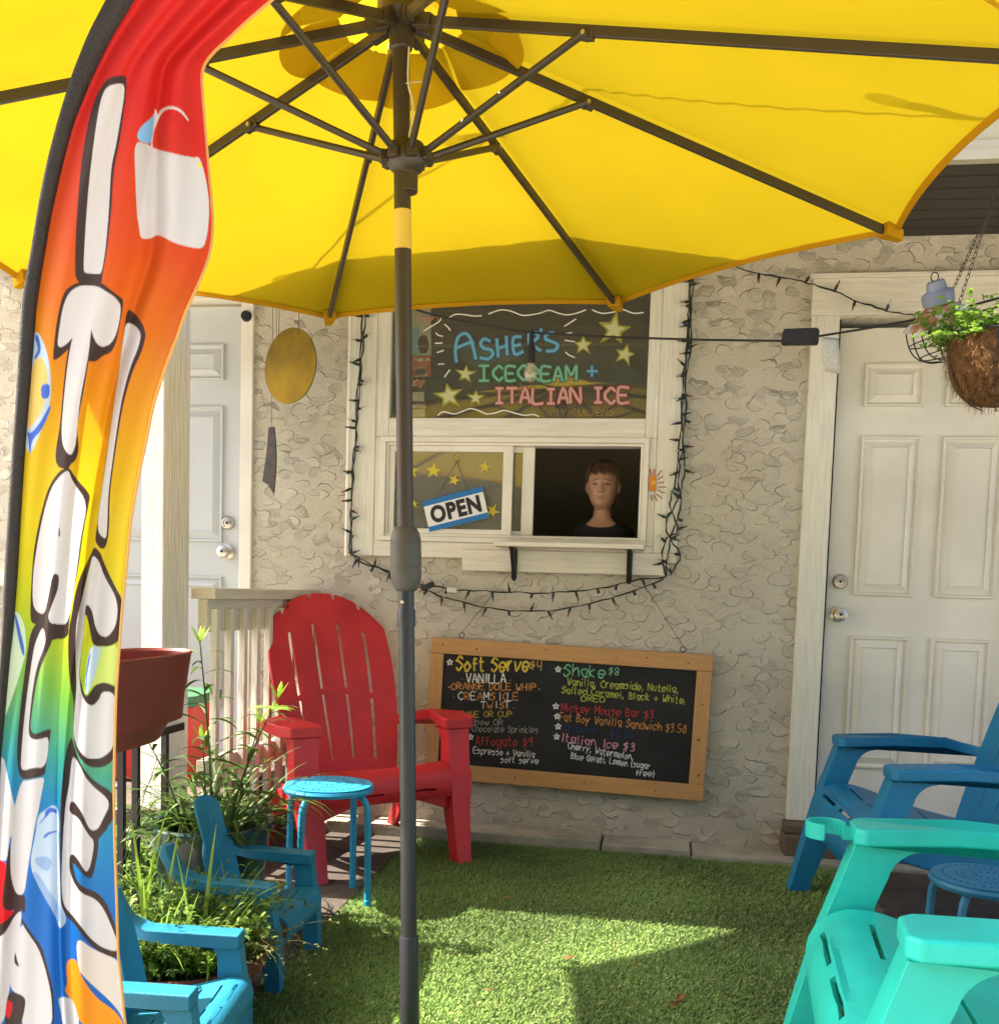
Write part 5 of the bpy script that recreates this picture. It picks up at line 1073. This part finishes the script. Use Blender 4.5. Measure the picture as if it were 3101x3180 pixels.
    for sx in (-1, 1): am.tube([(sx*.178*s,.018*s,chin-.33*s),(sx*.185*s,.015*s,chin-.42*s),(sx*.19*s,-.01*s,chin-.52*s),(sx*.188*s,-.04*s,chin-.60*s)], [.033*s,.029*s,.026*s,.021*s], 14)
    am.build('forearm', mat('plain_skin', (.44,.245,.145), .5), t, smooth=True)
    MB().loft([[(x*s,y*s,z) for x, y, z in ring(chin-.615*s, .02, .122, .085, .085)],[(x*s,y*s,z) for x, y, z in ring(chin-.8*s, .02, .13, .09, .09)],[(x*s,y*s,z) for x, y, z in ring(.11, .02, .11, .08, .08)]]).build('trousers', m_tee, t, smooth=True)
boy()
# ------------------------------------------------------------------ gong
m_brass = mat('aged_brass', (.16,.098,.007), .5, .5, 5, .5, .06, 30, metal=.92)
gp = on_y(554, 698, -.30)
gg = thing('hanging_gong', 'round brass gong wind chime hanging from the soffit by the left door', 'gong', tuple(gp), math.radians(-27))
MB().lathe([(.001,.004),(.05,.0035),(.11,.002),(.150,.0),(.1525,.001),(.1525,.006),(.148,.006),(.10,.007),(.001,.008)], 56, (0,0,0), (0,-1,0)).build('disc', m_brass, gg, smooth=True)
gw = MB()
for x in (-.062,.055):
    gw.tube([(x,-.012,.118),(x-.004,-.004,.45)], .0013, 5)
gw.tube([(-.085,0,-.10),(-.095,.0,.45)], .001, 5); gw.tube([(-.118,.004,.45),(-.118,.004,-.238)], .0011, 5)
gw.build('cord', mat('dark_cord', (.05,.04,.03), .8), gg)
wc = [(-.134,-.238),(-.101,-.238),(-.090,-.29),(-.084,-.36),(-.086,-.44),(-.097,-.515),(-.135,-.475),(-.168,-.462),(-.158,-.41),(-.142,-.33)]
MB().prism(wc, 'y', .001, .007).build('wind_catcher', mat('dark_horn', (.030,.018,.010), .5, .75, 30, .3, .3, 60), gg, bevel=.001)

# ------------------------------------------------------------------ string lights round the window
m_wire = mat('green_black_wire', (.014,.018,.014), .55); m_sock = mat('bulb_socket', (.02,.028,.02), .5)
tipm = [mat('bulb_'+n, c, .25, 0, 8, .5) for n, c in (('clear', (.5,.5,.46)), ('amber', (.32,.18,.06)), ('red', (.20,.04,.03)), ('violet', (.10,.08,.28)), ('green', (.05,.12,.06)))]
def bulb_mesh(i):
    mb = MB().lathe([(.0032,0),(.0042,.002),(.0042,.017),(.0034,.019)], 8); return mb
bulb_cache = {}
def mini_bulb(parent, p, d, org):
    k = rnd.choice([0,0,1,2,3,4]); d = Vector(d).normalized()
    if 's' not in bulb_cache:
        o = bulb_mesh(0).build('mini_bulb', m_sock, parent, smooth=True); bulb_cache['s'] = o
        for i, m in enumerate(tipm):
            me = bpy.data.meshes.new('bulb_tip'); q = MB().lathe([(.0026,.0185),(.0028,.024),(.0020,.031),(.0004,.036)], 7); me.from_pydata(q.v, [], q.f); me.materials.append(m); bulb_cache[i] = me
    else:
        o = bulb_cache['s'].copy(); COL.objects.link(o); o.parent = parent
    o.location = Vector(p)-org; o.rotation_mode = 'QUATERNION'; o.rotation_quaternion = Vector((0,0,1)).rotation_difference(d)
    o.scale = (1.35,1.35,1.3)
    tp = bpy.data.objects.new('bulb_tip', bulb_cache[k]); COL.objects.link(tp); tp.parent = o
def light_string(t, org, paths, Y, spacing, updown='out'):
    for path in paths:
        P = []
        for q in path:
            y = q[2] if len(q) > 2 else Y
            P.append(on_y(q[0], q[1], y))
        P = smooth_path(P, 5)
        for i, p in enumerate(P): p += Vector((rnd.uniform(-.004,.004), rnd.uniform(-.004,.002), rnd.uniform(-.003,.003)))
        P = smooth_path(P, 2)
        MB().tube([p-org for p in P], .0022, 6).build('wire', m_wire, t, smooth=True, fix=False); MB().tube([p-org+Vector((.004*math.sin(i*.35), -.003+.002*math.cos(i*.35), .003*math.cos(i*.35))) for i, p in enumerate(P)], .0018, 5).build('wire', m_wire, t, smooth=True, fix=False)
        acc = spacing*.5
        for i in range(len(P)-1):
            acc += (P[i+1]-P[i]).length
            if acc > spacing:
                acc = rnd.uniform(-.02,.02); tg = (P[i+1]-P[i]).normalized(); a = rnd.choice([1,-1]); n = Vector((-tg.z, 0, tg.x))*a
                if updown == 'sag' and rnd.random() < .55 and n.z > 0: n = -n
                mini_bulb(t, P[i]+Vector((0,-.004,0)), n+tg*rnd.uniform(-.5,.5)+Vector((0,-.3,0)), org)
org = on_y(670, 1060, -.03)
lt = thing('string_lights', 'dark green string of mini lights draped around the serving window', 'string lights', tuple(org))
light_string(lt, org, [[(697,540),(695,620),(688,700),(684,780),(676,860),(672,940),(668,1010),(667,1055)],[(691,540),(690,610),(686,690),(680,760),(678,830),(672,900),(668,980),(670,1058)],
  [(1322,480),(1319,560),(1312,640),(1308,700),(1305,780),(1302,850),(1292,900),(1298,950),(1290,990),(1278,1030),(1272,1062),(1268,1098)],[(1318,480),(1314,560),(1316,640),(1308,720),(1298,800),(1304,870),(1300,920),(1284,970),(1268,1000),(1284,1040),(1298,1062),(1275,1098)],
  [(1310,600),(1306,690),(1298,760),(1296,840),(1288,910),(1278,960),(1290,1010),(1268,1030),(1262,1062),(1270,1100)]], -.032, .085)
org2 = on_y(1000, 1150, -.03)
lt2 = thing('string_lights', 'two sagging strands of mini lights under the serving shelf, above the menu', 'string lights', tuple(org2))
light_string(lt2, org2, [[(667,1055),(690,1073),(740,1090),(800,1113),(860,1123),(930,1128),(1000,1130),(1080,1129),(1160,1118),(1220,1106),(1270,1100)],[(670,1058),(720,1082),(790,1115),(850,1140),(920,1157),(990,1166),(1060,1163),(1130,1150),(1200,1128),(1265,1105)]], -.045, .085, 'sag')
pg = MB().box(-.012,.012,-.012,.012,-.03,.03); o = pg.xf(Matrix.Translation(on_y(815,1118,-.05)-org2) @ Matrix.Rotation(math.radians(65),4,'Y')).build('plug', m_sock, lt2, bevel=.004)
MB().box(-.022,.022,-.006,.006,-.011,.011).xf(Matrix.Translation(on_y(861,1125,-.055)-org2)).build('wire_tag', mat('clear_tag', (.62,.6,.52), .4), lt2, bevel=.002)
org3 = on_y(1540, 545, -.05)
lt3 = thing('string_lights', 'single strand of mini lights running over the cream door trim', 'string lights', tuple(org3))
light_string(lt3, org3, [[(1330,470),(1425,517),(1480,527),(1540,540),(1590,556),(1640,577),(1690,592),(1740,601)]], -.05, .10, 'sag')

# ------------------------------------------------------------------ festoon cable with bulb, power box, caged lamp
m_cable = mat('black_cable', (.02,.018,.016), .6)
def fy(x): return float(np.interp(x, [750,1013,1525,1760,1904,2050], [-.42,-.50,-.62,-.72,-.80,-.86]))
cpts = [(700,560),(830,602),(930,622),(1013,634),(1180,643),(1350,648),(1500,650)]
cp2 = [(1552,642),(1640,628),(1730,612),(1800,596),(1904,568),(2000,545)]
org4 = on_y(1013, 640, fy(1013))
fc = thing('festoon_cable', 'black festoon cable with a clear bulb strung across the window', 'cable', tuple(org4))
mb = MB(); mb.tube([on_y(x, y, fy(x))-org4 for x, y in smooth_path([(a, b, 0) for a, b in cpts], 4) for _ in (0,)] if False else [on_y(a, b, fy(a))-org4 for a, b in cpts], .0040, 8)
mb.tube([on_y(a, b, fy(a))-org4 for a, b in cp2], .0040, 8); mb.tube([on_y(a, b+16, fy(a)+.03)-org4 for a, b in cp2[2:]], .0035, 8)
mb.build('cable', m_cable, fc, smooth=True)
B0 = on_y(1013, 636, fy(1013))-org4
MB().lathe([(.006,.012),(.009,.005),(.009,-.03),(.014,-.045),(.0165,-.055),(.0165,-.105),(.013,-.108)], 16, tuple(B0)).build('socket', m_cable, fc, smooth=True)
m_clear = glass('bulb_glass', (.88,.84,.72), .12, .05, .30)
MB().lathe([(.012,-.105),(.014,-.115),(.0225,-.135),(.0245,-.150),(.021,-.166),(.012,-.176),(.001,-.180)], 20, tuple(B0)).build('bulb', m_clear, fc, smooth=True)
MB().tube([B0+Vector(p) for p in ((-.004,0,-.108),(-.006,0,-.14),(0,.003,-.152),(.006,0,-.14),(.004,0,-.108))], .0012, 6).build('filament', mat('filament_gold', (.6,.42,.18), .3), fc)
bx = on_y(1526, 645, fy(1526))-org4
MB().prism([(-.058,-.022),(-.066,-.010),(-.060,.030),(.052,.033),(.060,.022),(.058,-.022)], 'y', -.016, .016).xf(Matrix.Translation(bx)).build('power_box', m_cable, fc, bevel=.003)
tg = MB(); tp0 = on_y(1563, 642, fy(1560)-.02)-org4
def Pt(i, j):
    u, v = i/4, j/8; return tp0+Vector((.004+.058*u+.018*v*v, -.012*math.sin(v*3)+.02*v*v*u, -.118*v-.006*u))
tg.grid(Pt, 5, 9); tg.build('paper_tag', mat('printed_tag', (.48,.46,.38), .7, .25, 90, stretch=(1,1,8)), fc, smooth=True, solid=.001)

lo = on_y(1795, 612, -.80)
la = thing('caged_lamp', 'rusty enamel cage lamp hanging at the upper right over the cream door', 'lamp', tuple(lo)); la.rotation_euler = (math.radians(10), math.radians(-22), math.radians(20))
m_rust = mat('rusted_enamel', (.50,.34,.22), .7, .55, 16, .3, .3, 60); m_galv = mat('galvanised_cap', (.20,.22,.26), .5, .2, 14, .5)
_n = m_rust.node_tree; _r = [n for n in _n.nodes if n.type == 'VALTORGB'][0]; _r.color_ramp.elements[0].color = (.26,.11,.035,1); _r.color_ramp.elements[1].color = (.46,.43,.34,1); _r.color_ramp.elements[0].position = .42; _r.color_ramp.elements[1].position = .56
MB().lathe([(.030,.060),(.045,.050),(.085,.022),(.118,.0),(.120,-.004),(.116,-.004),(.083,.015),(.045,.040),(.028,.050)], 40).build('shade', m_rust, la, smooth=True, sharp=25)
MB().lathe([(.001,.128),(.024,.128),(.028,.124),(.031,.100),(.044,.094),(.050,.088),(.048,.055),(.030,.052),(.001,.052)], 28).build('cap', m_galv, la, smooth=True, sharp=30)
cg = MB()
for k in range(8):
    a = k*math.pi/4; cg.tube(smooth_path([(r*math.cos(a), r*math.sin(a), z) for r, z in ((.112,-.004),(.112,-.05),(.100,-.09),(.07,-.115),(.030,-.125))], 4), .0022, 6)
for r, z in ((.111,-.055),(.088,-.102),(.030,-.125)): cg.tube([(r*math.cos(q*math.pi/12), r*math.sin(q*math.pi/12), z) for q in range(25)], .0022, 6)
cg.build('cage', m_blackmetal, la, smooth=True)
MB().lathe([(.014,.04),(.016,.01),(.030,-.03),(.033,-.05),(.026,-.07),(.010,-.08),(.001,-.081)], 20).build('bulb', mat('frosted_bulb', (.5,.47,.40), .25, 0, 8, .5), la, smooth=True)
MB().tube([(.014*math.cos(q*math.pi/8), 0, .140+.014*math.sin(q*math.pi/8)) for q in range(17)], .0018, 6).build('hanging_ring', m_blackmetal, la, smooth=True)

# ------------------------------------------------------------------ hanging basket
bo = on_y(1905, 648, -.98)
hb_ = thing('hanging_basket', 'coir lined hanging basket with trailing green plant at the upper right', 'hanging basket', tuple(bo))
m_coir = mat('coir_fibre', (.125,.066,.030), 1.0, .5, 45, .1, 1.0, 130)
def coir(i, j):
    a = 2*math.pi*i/48; z = j/14; r = .150*math.sqrt(max(0.0, 1-(z*.97)**2.3)) if j < 14 else .001
    r *= 1+.035*math.sin(6*a)+.02*math.sin(13*a+z*9)
    return (r*math.cos(a), r*math.sin(a), .0-.205*z)
MB().grid(coir, 49, 15).build('coir_liner', m_coir, hb_, smooth=True, sharp=0)
fz = Foliage()
for _ in range(2600):
    a = rnd.uniform(0, 2*math.pi); z = rnd.random()**.8; r = .150*math.sqrt(max(0, 1-(z*.97)**2.3))*1.02
    p = Vector((r*math.cos(a), r*math.sin(a), -.205*z)); fz.blade(p, a+rnd.gauss(0,1.2), rnd.gauss(-.2,.9), rnd.uniform(.012,.035), .0011, rnd.uniform(-2.5,2.5), tint((.22,.12,.05), .4), 4)
fz.build('loose_fibre', attr_mat('fibre', .95), hb_)
bw = MB(); bw.tube([(.154*math.cos(q*math.pi/18), .154*math.sin(q*math.pi/18), .004) for q in range(37)], .004, 8)
for k in range(6):
    a = k*math.pi/3+.2; bw.tube([(.157*math.sqrt(max(0.0,1-(z*.97)**2.3))*math.cos(a), .157*math.sqrt(max(0.0,1-(z*.97)**2.3))*math.sin(a), -.207*z) for z in [q/10 for q in range(11)]], .0022, 6)
bw.build('wire_frame', m_blackmetal, hb_, smooth=True)
MB().lathe([(.001,-.012),(.13,-.014),(.145,-.03)], 32).build('soil', m_soil, hb_)
fo = Foliage()
for _ in range(190):
    a = rnd.uniform(0, 2*math.pi); r = .17*math.sqrt(rnd.random()); p = Vector((r*math.cos(a), r*math.sin(a), -.01)); d = Vector((math.cos(a)*.6*r/.15, math.sin(a)*.6*r/.15, 1)).normalized(); L = rnd.uniform(.06,.15)
    if rnd.random() < .18: d = Vector((math.cos(a), math.sin(a), .1)); L *= 1.1
    for q in range(9):
        pp = p+d*L*q/8+Vector((0,0,-.02*(q/8)**2)); fo.leaf(pp, Vector((rnd.gauss(0,1), rnd.gauss(0,1), rnd.uniform(-.1,.9))), rnd.uniform(.018,.034), rnd.uniform(.010,.018), tint((.17,.29,.04), .35))
fo.build('foliage', attr_mat('basket_leaves', .5, .4, .3), hb_)
cm_ = MB()
def chain(p0, p1):
    p0, p1 = Vector(p0), Vector(p1); L = (p1-p0).length; n = int(L/.016); d = (p1-p0).normalized(); s = d.orthogonal().normalized(); u = d.cross(s)
    for i in range(n):
        c = p0+d*(L*(i+.5)/n); e = s if i % 2 else u
        cm_.tube([c+d*.0105*math.cos(q*math.pi/4)+e*.0055*math.sin(q*math.pi/4) for q in range(9)], .0013, 4, cap=False)
top = on_y(1925, 330, -.60)
hk_ = Vector(on_y(1960, 170, -.98))-bo
for a in (2.7, .6, 4.7): chain((.152*math.cos(a), .152*math.sin(a), .005), tuple(hk_))
cm_.build('chain', mat('dark_chain', (.08,.07,.055), .45, metal=.6), hb_)
lc = MB(); p0 = on_y(1818, 548, -.80); p1 = on_y(1915, 330, -.62); cmk = cm_; cm_ = MB(); chain(p0-lo, p1-lo); lch = cm_.build('chain', bpy.data.materials['dark_chain'], None); lch.data.transform(la.matrix_basis.to_3x3().inverted().to_4x4()); lch.parent = la
# ------------------------------------------------------------------ potted plants
m_glaze = mat('teal_glaze', (.008,.038,.042), .30, .5, 5, .5, coat=.15); m_leaf = attr_mat('lily_leaves', .45, .35, .35); m_weed = attr_mat('weed_leaves', .5, .45, .3)
LG = (.060,.115,.022)
pc = on_d(405, 1568, 3.07)
pp = thing('potted_plant', 'tall lily plant in a big glazed teal pot at the porch post', 'potted plant', (pc.x, pc.y, .010)); HZ = pc.z-.010
MB().lathe([(.115,0),(.125,.005),(.150,HZ*.35),(.168,HZ*.75),(.172,HZ*.90),(.172,HZ*.93),(.184,HZ*.945),(.187,HZ),(.183,HZ+.006),(.168,HZ+.004),(.160,HZ-.02),(.155,HZ-.06),(.001,HZ-.061)], 48).build('pot', m_glaze, pp, smooth=True, sharp=30)
MB().lathe([(.158,HZ-.058),(.10,HZ-.045),(.001,HZ-.04)], 32).build('soil', m_soil, pp)
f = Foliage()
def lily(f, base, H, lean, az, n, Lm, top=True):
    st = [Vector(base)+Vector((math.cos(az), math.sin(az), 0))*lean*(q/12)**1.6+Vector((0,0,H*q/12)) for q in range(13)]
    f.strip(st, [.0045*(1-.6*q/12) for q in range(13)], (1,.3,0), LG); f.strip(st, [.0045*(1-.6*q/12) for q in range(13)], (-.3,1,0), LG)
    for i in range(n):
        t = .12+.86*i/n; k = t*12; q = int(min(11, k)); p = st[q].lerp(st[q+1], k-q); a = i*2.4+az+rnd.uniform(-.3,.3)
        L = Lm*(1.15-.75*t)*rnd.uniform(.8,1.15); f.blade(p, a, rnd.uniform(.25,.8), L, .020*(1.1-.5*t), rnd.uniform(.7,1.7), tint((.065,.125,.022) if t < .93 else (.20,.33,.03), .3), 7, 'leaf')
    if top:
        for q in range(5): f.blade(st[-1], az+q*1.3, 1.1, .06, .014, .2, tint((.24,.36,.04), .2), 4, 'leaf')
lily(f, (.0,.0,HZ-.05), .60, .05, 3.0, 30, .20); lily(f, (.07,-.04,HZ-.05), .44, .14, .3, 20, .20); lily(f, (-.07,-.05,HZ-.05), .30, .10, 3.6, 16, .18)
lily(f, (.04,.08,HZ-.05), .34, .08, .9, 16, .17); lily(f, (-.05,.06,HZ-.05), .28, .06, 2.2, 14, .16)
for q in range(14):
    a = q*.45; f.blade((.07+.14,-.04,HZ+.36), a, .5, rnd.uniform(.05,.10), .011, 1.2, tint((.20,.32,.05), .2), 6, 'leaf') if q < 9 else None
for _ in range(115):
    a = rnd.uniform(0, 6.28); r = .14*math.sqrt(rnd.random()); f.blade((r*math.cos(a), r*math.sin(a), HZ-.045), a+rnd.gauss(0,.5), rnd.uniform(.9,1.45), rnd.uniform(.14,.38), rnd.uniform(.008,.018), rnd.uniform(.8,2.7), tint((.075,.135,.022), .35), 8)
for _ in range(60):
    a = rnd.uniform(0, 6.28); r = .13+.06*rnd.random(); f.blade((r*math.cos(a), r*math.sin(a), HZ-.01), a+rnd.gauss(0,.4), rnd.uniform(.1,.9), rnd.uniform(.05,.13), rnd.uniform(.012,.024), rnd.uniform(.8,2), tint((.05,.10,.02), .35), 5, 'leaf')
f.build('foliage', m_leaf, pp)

wp = on_d(385, 1850, 2.50)
pw = thing('potted_plant', 'low terracotta pot of tangled weeds and grass between the small chairs', 'potted plant', (wp.x-.05, wp.y-.01, .006)); HW = .145
MB().lathe([(.15,0),(.16,.004),(.185,HW*.75),(.190,HW*.78),(.205,HW*.8),(.212,HW),(.206,HW+.006),(.193,HW+.002),(.185,HW-.03),(.001,HW-.032)], 44).build('pot', mat('dark_terracotta', (.16,.045,.03), .6, .2, 8), pw, smooth=True, sharp=30)
MB().lathe([(.186,HW-.028),(.10,HW-.015),(.001,HW-.010)], 32).build('soil', m_soil, pw)
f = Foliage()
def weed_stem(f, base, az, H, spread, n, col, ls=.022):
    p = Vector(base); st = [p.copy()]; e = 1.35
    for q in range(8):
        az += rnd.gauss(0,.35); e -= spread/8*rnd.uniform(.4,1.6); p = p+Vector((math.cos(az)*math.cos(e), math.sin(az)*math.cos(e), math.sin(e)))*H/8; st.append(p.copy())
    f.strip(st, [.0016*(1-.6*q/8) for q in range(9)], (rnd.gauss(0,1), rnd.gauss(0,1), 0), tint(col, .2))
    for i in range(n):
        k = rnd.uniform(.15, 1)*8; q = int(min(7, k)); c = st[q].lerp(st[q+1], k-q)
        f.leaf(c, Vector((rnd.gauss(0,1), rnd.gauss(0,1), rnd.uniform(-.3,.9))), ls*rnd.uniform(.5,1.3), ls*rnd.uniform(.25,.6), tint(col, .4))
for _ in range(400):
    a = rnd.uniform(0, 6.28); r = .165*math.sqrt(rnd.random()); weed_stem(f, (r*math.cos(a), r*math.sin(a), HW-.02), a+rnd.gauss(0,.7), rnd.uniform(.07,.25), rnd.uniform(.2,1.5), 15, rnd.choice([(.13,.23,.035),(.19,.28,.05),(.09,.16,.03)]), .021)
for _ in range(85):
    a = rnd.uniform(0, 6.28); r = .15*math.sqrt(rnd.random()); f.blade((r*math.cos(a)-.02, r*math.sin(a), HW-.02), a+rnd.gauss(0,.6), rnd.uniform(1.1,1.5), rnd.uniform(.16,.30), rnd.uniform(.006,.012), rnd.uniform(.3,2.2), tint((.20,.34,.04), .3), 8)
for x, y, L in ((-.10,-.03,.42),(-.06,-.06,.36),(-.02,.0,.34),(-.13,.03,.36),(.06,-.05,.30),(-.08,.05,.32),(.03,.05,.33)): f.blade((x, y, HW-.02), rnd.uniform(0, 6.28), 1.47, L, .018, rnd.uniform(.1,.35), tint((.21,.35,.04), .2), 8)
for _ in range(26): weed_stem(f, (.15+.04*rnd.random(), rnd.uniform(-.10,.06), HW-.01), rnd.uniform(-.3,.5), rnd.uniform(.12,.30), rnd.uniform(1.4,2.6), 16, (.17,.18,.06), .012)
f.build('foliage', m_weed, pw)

fp = on_z(262, 1745, .006)
wf = thing('wild_plant', 'leafy flowering weeds growing at the foot of the black step railing', 'plant', (fp.x-.03, fp.y, 0))
f = Foliage()
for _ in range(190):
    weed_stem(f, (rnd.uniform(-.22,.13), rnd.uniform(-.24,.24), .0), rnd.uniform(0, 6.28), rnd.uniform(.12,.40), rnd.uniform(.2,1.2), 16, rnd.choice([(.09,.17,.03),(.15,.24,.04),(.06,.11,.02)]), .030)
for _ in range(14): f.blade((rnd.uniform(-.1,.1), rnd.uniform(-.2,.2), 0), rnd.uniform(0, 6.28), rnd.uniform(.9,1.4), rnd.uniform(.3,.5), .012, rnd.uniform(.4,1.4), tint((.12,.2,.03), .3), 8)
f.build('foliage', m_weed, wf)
fl = Foliage(); fy_ = Foliage()
for x, y, z in ((.02,-.10,.37),(.07,-.12,.31),(-.06,.0,.36),(.09,.05,.33)):
    for q in range(9): fl.blade((x, y, z), q*.698, .25, .016, .009, .3, (.62,.56,.40), 3, 'leaf')
    for q in range(8): fy_.blade((x, y, z), q*.785, .9, .006, .004, .3, (.55,.35,.03), 2, 'leaf')
fl.build('petals', attr_mat('petal', .6, .3), wf); fy_.build('flower_centres', attr_mat('flower_centre', .7), wf)
ds = Foliage(); sp_ = on_d(262, 1620, 2.75)
for (a, b) in (((228,1608),(313,1425)),((232,1625),(300,1440)),((236,1640),(278,1500))):
    p, q = on_d(*a, 2.72), on_d(*b, 2.95); ds.strip([p.lerp(q, k/6)+Vector((0,0,.012*math.sin(k))) for k in range(7)], [.0028]*7, (0,1,0), (.42,.33,.18))
o = ds.build('dry_stalk', attr_mat('dry_stalks', .8), None); tag(o, 'dry straw coloured stalks leaning across the black railing bars', 'dry stalks')

# ------------------------------------------------------------------ fallen leaves and specks on the grass
m_dead = attr_mat('dead_leaf', .75, .25)
def dead(px, py, L, label, lobes=False, col=(.20,.085,.03)):
    c = on_z(px, py, .026); f = Foliage(); a0 = rnd.uniform(0, 6.28)
    if lobes:
        for q in range(7): f.blade((0,0,.004+.003*q), a0+q*.85, rnd.uniform(.2,.9), L*rnd.uniform(.4,.62), L*.26, rnd.uniform(.8,2.2), tint(col, .3), 5, 'leaf')
    else:
        f.blade((-L*.45*math.cos(a0), -L*.45*math.sin(a0), 0), a0, .5, L, L*.5, 1.2, tint(col, .2), 6, 'leaf')
    f.strip([(0,0,.002),(-L*.4*math.cos(a0+.3),-L*.4*math.sin(a0+.3),.006)], [.0008,.0008], (0,1,0), col)
    o = f.build('fallen_leaf', m_dead, None); o.location = c; tag(o, label, 'leaf', 'fallen leaves on the artificial grass')
dead(1085, 1826, .042, 'curled brown fallen leaf in the middle of the sunlit grass')
dead(1290, 1922, .062, 'large crumpled brown oak leaf in the umbrella shadow', True, (.17,.07,.035))
dead(970, 1712, .024, 'small tan fallen leaf in the shaded grass below the menu board', False, (.32,.20,.07))
dead(1115, 1718, .026, 'tan fallen leaf in the shaded grass right of the other one', False, (.30,.19,.07))
dead(1215, 1842, .020, 'tiny orange leaf at the edge of the umbrella shadow', False, (.34,.12,.04))
dead(930, 1888, .018, 'tiny brown leaf on the sunlit grass beside the pole sleeve', False, (.22,.08,.03))
dead(645, 1740, .030, 'small orange leaf on the grass under the blue stool', False, (.30,.13,.04))
dead(1010, 1735, .010, 'tiny white petal lying in the shaded grass', False, (.6,.58,.5))

# ------------------------------------------------------------------ second festoon string above the canopy (its shadow falls on the yellow cloth)
def hit_canopy(px, py):
    o = Vector(CAM_POS); d = Vector(ray(px, py)).normalized(); best = None
    for k in range(8):
        a, b, c = HUB, tips[k], tips[(k+1)%8]; n = (b-a).cross(c-a); den = n.dot(d)
        if abs(den) < 1e-6: continue
        t = n.dot(a-o)/den; p = o+d*t; v0, v1, v2 = b-a, c-a, p-a
        d00, d01, d11, d20, d21 = v0.dot(v0), v0.dot(v1), v1.dot(v1), v2.dot(v0), v2.dot(v1); dn = d00*d11-d01*d01
        u, v = (d11*d20-d01*d21)/dn, (d00*d21-d01*d20)/dn
        if u >= -.02 and v >= -.02 and u+v <= 1.05 and (best is None or t < best[0]): best = (t, p)
    return best[1] if best else None
SU = -SUN_DIR/(-SUN_DIR.z)
sh_pts = [(490,610),(600,520),(800,345),(960,270),(1140,186),(1500,218),(1800,240),(1895,247)]
W_ = []
for p in sh_pts:
    h = hit_canopy(*p)
    if h is not None: W_.append(h+SU*(2.95-h.z if False else .62))
if len(W_) > 2:
    zc = sum(p.z for p in W_)/len(W_); o0 = W_[0].copy()
    fs2 = thing('festoon_cable', 'black festoon cable strung above the yellow canopy, seen by its shadow', 'cable', tuple(o0))
    ends = [W_[0]+(W_[0]-W_[1]).normalized()*.5]+W_+[W_[-1]+(W_[-1]-W_[-2]).normalized()*.8]
    MB().tube([p-o0 for p in ends], .0045, 8).build('cable', m_cable, fs2, smooth=True)
    for px in ((600,520),(960,270),(1870,245)):
        h = hit_canopy(*px)
        if h is None: continue
        c = h+SU*.62-o0
        dn = Vector((0.05,-.02,-1)).normalized()
        MB().lathe([(.007,.01),(.010,0),(.015,-.05),(.017,-.06),(.017,-.105),(.013,-.11)], 14, tuple(c), (0,0,1)).build('socket', m_cable, fs2, smooth=True)
        MB().lathe([(.013,-.11),(.022,-.135),(.025,-.15),(.021,-.168),(.001,-.18)], 16, tuple(c), (0,0,1)).build('bulb', m_clear, fs2, smooth=True)

# ------------------------------------------------------------------ unseen hedge added opposite the house to darken its window reflections
hd = thing('hedge', 'tall dark green hedge, unseen, added opposite the house to darken window reflections', 'hedge', (-1.0,-10.5,0))
f = Foliage()
for _ in range(9000):
    x, z = rnd.uniform(-8, 9), rnd.uniform(.1, 5.2+.7*math.sin(_*.7)); y = rnd.uniform(-.5,.5)
    f.leaf((x, y, z), (rnd.gauss(0,1), rnd.gauss(.4,1), rnd.uniform(-.2,1)), rnd.uniform(.2,.36), rnd.uniform(.10,.20), tint((.06,.09,.025), .5))
f.build('foliage', attr_mat('hedge_leaves', .6, .3), hd)
im = MB().grid(lambda i, j: (-8+17*i/50+.2*math.sin(j*2.1), .35+.22*math.sin(i*1.7)*math.cos(j*1.3)+.18*math.sin(i*.6+j), 4.9*j/16+.45*math.sin(i*.9)*(j/16)), 51, 17)
im.build('backing_mass', mat('dark_backing', (.035,.05,.018), .95, .6, 3), hd, smooth=True, solid=.5)  # solid dark mass added behind the leaves so no sky mirrors through
hb2 = MB()
for i in range(14): hb2.tube([(-7.6+i*1.25,.0,0),(-7.5+i*1.25,.05,1.4),(-7.6+i*1.25,-.03,2.9)], [.06,.045,.015], 8)
hb2.build('trunk', mat('bark', (.08,.06,.045), .95), hd)
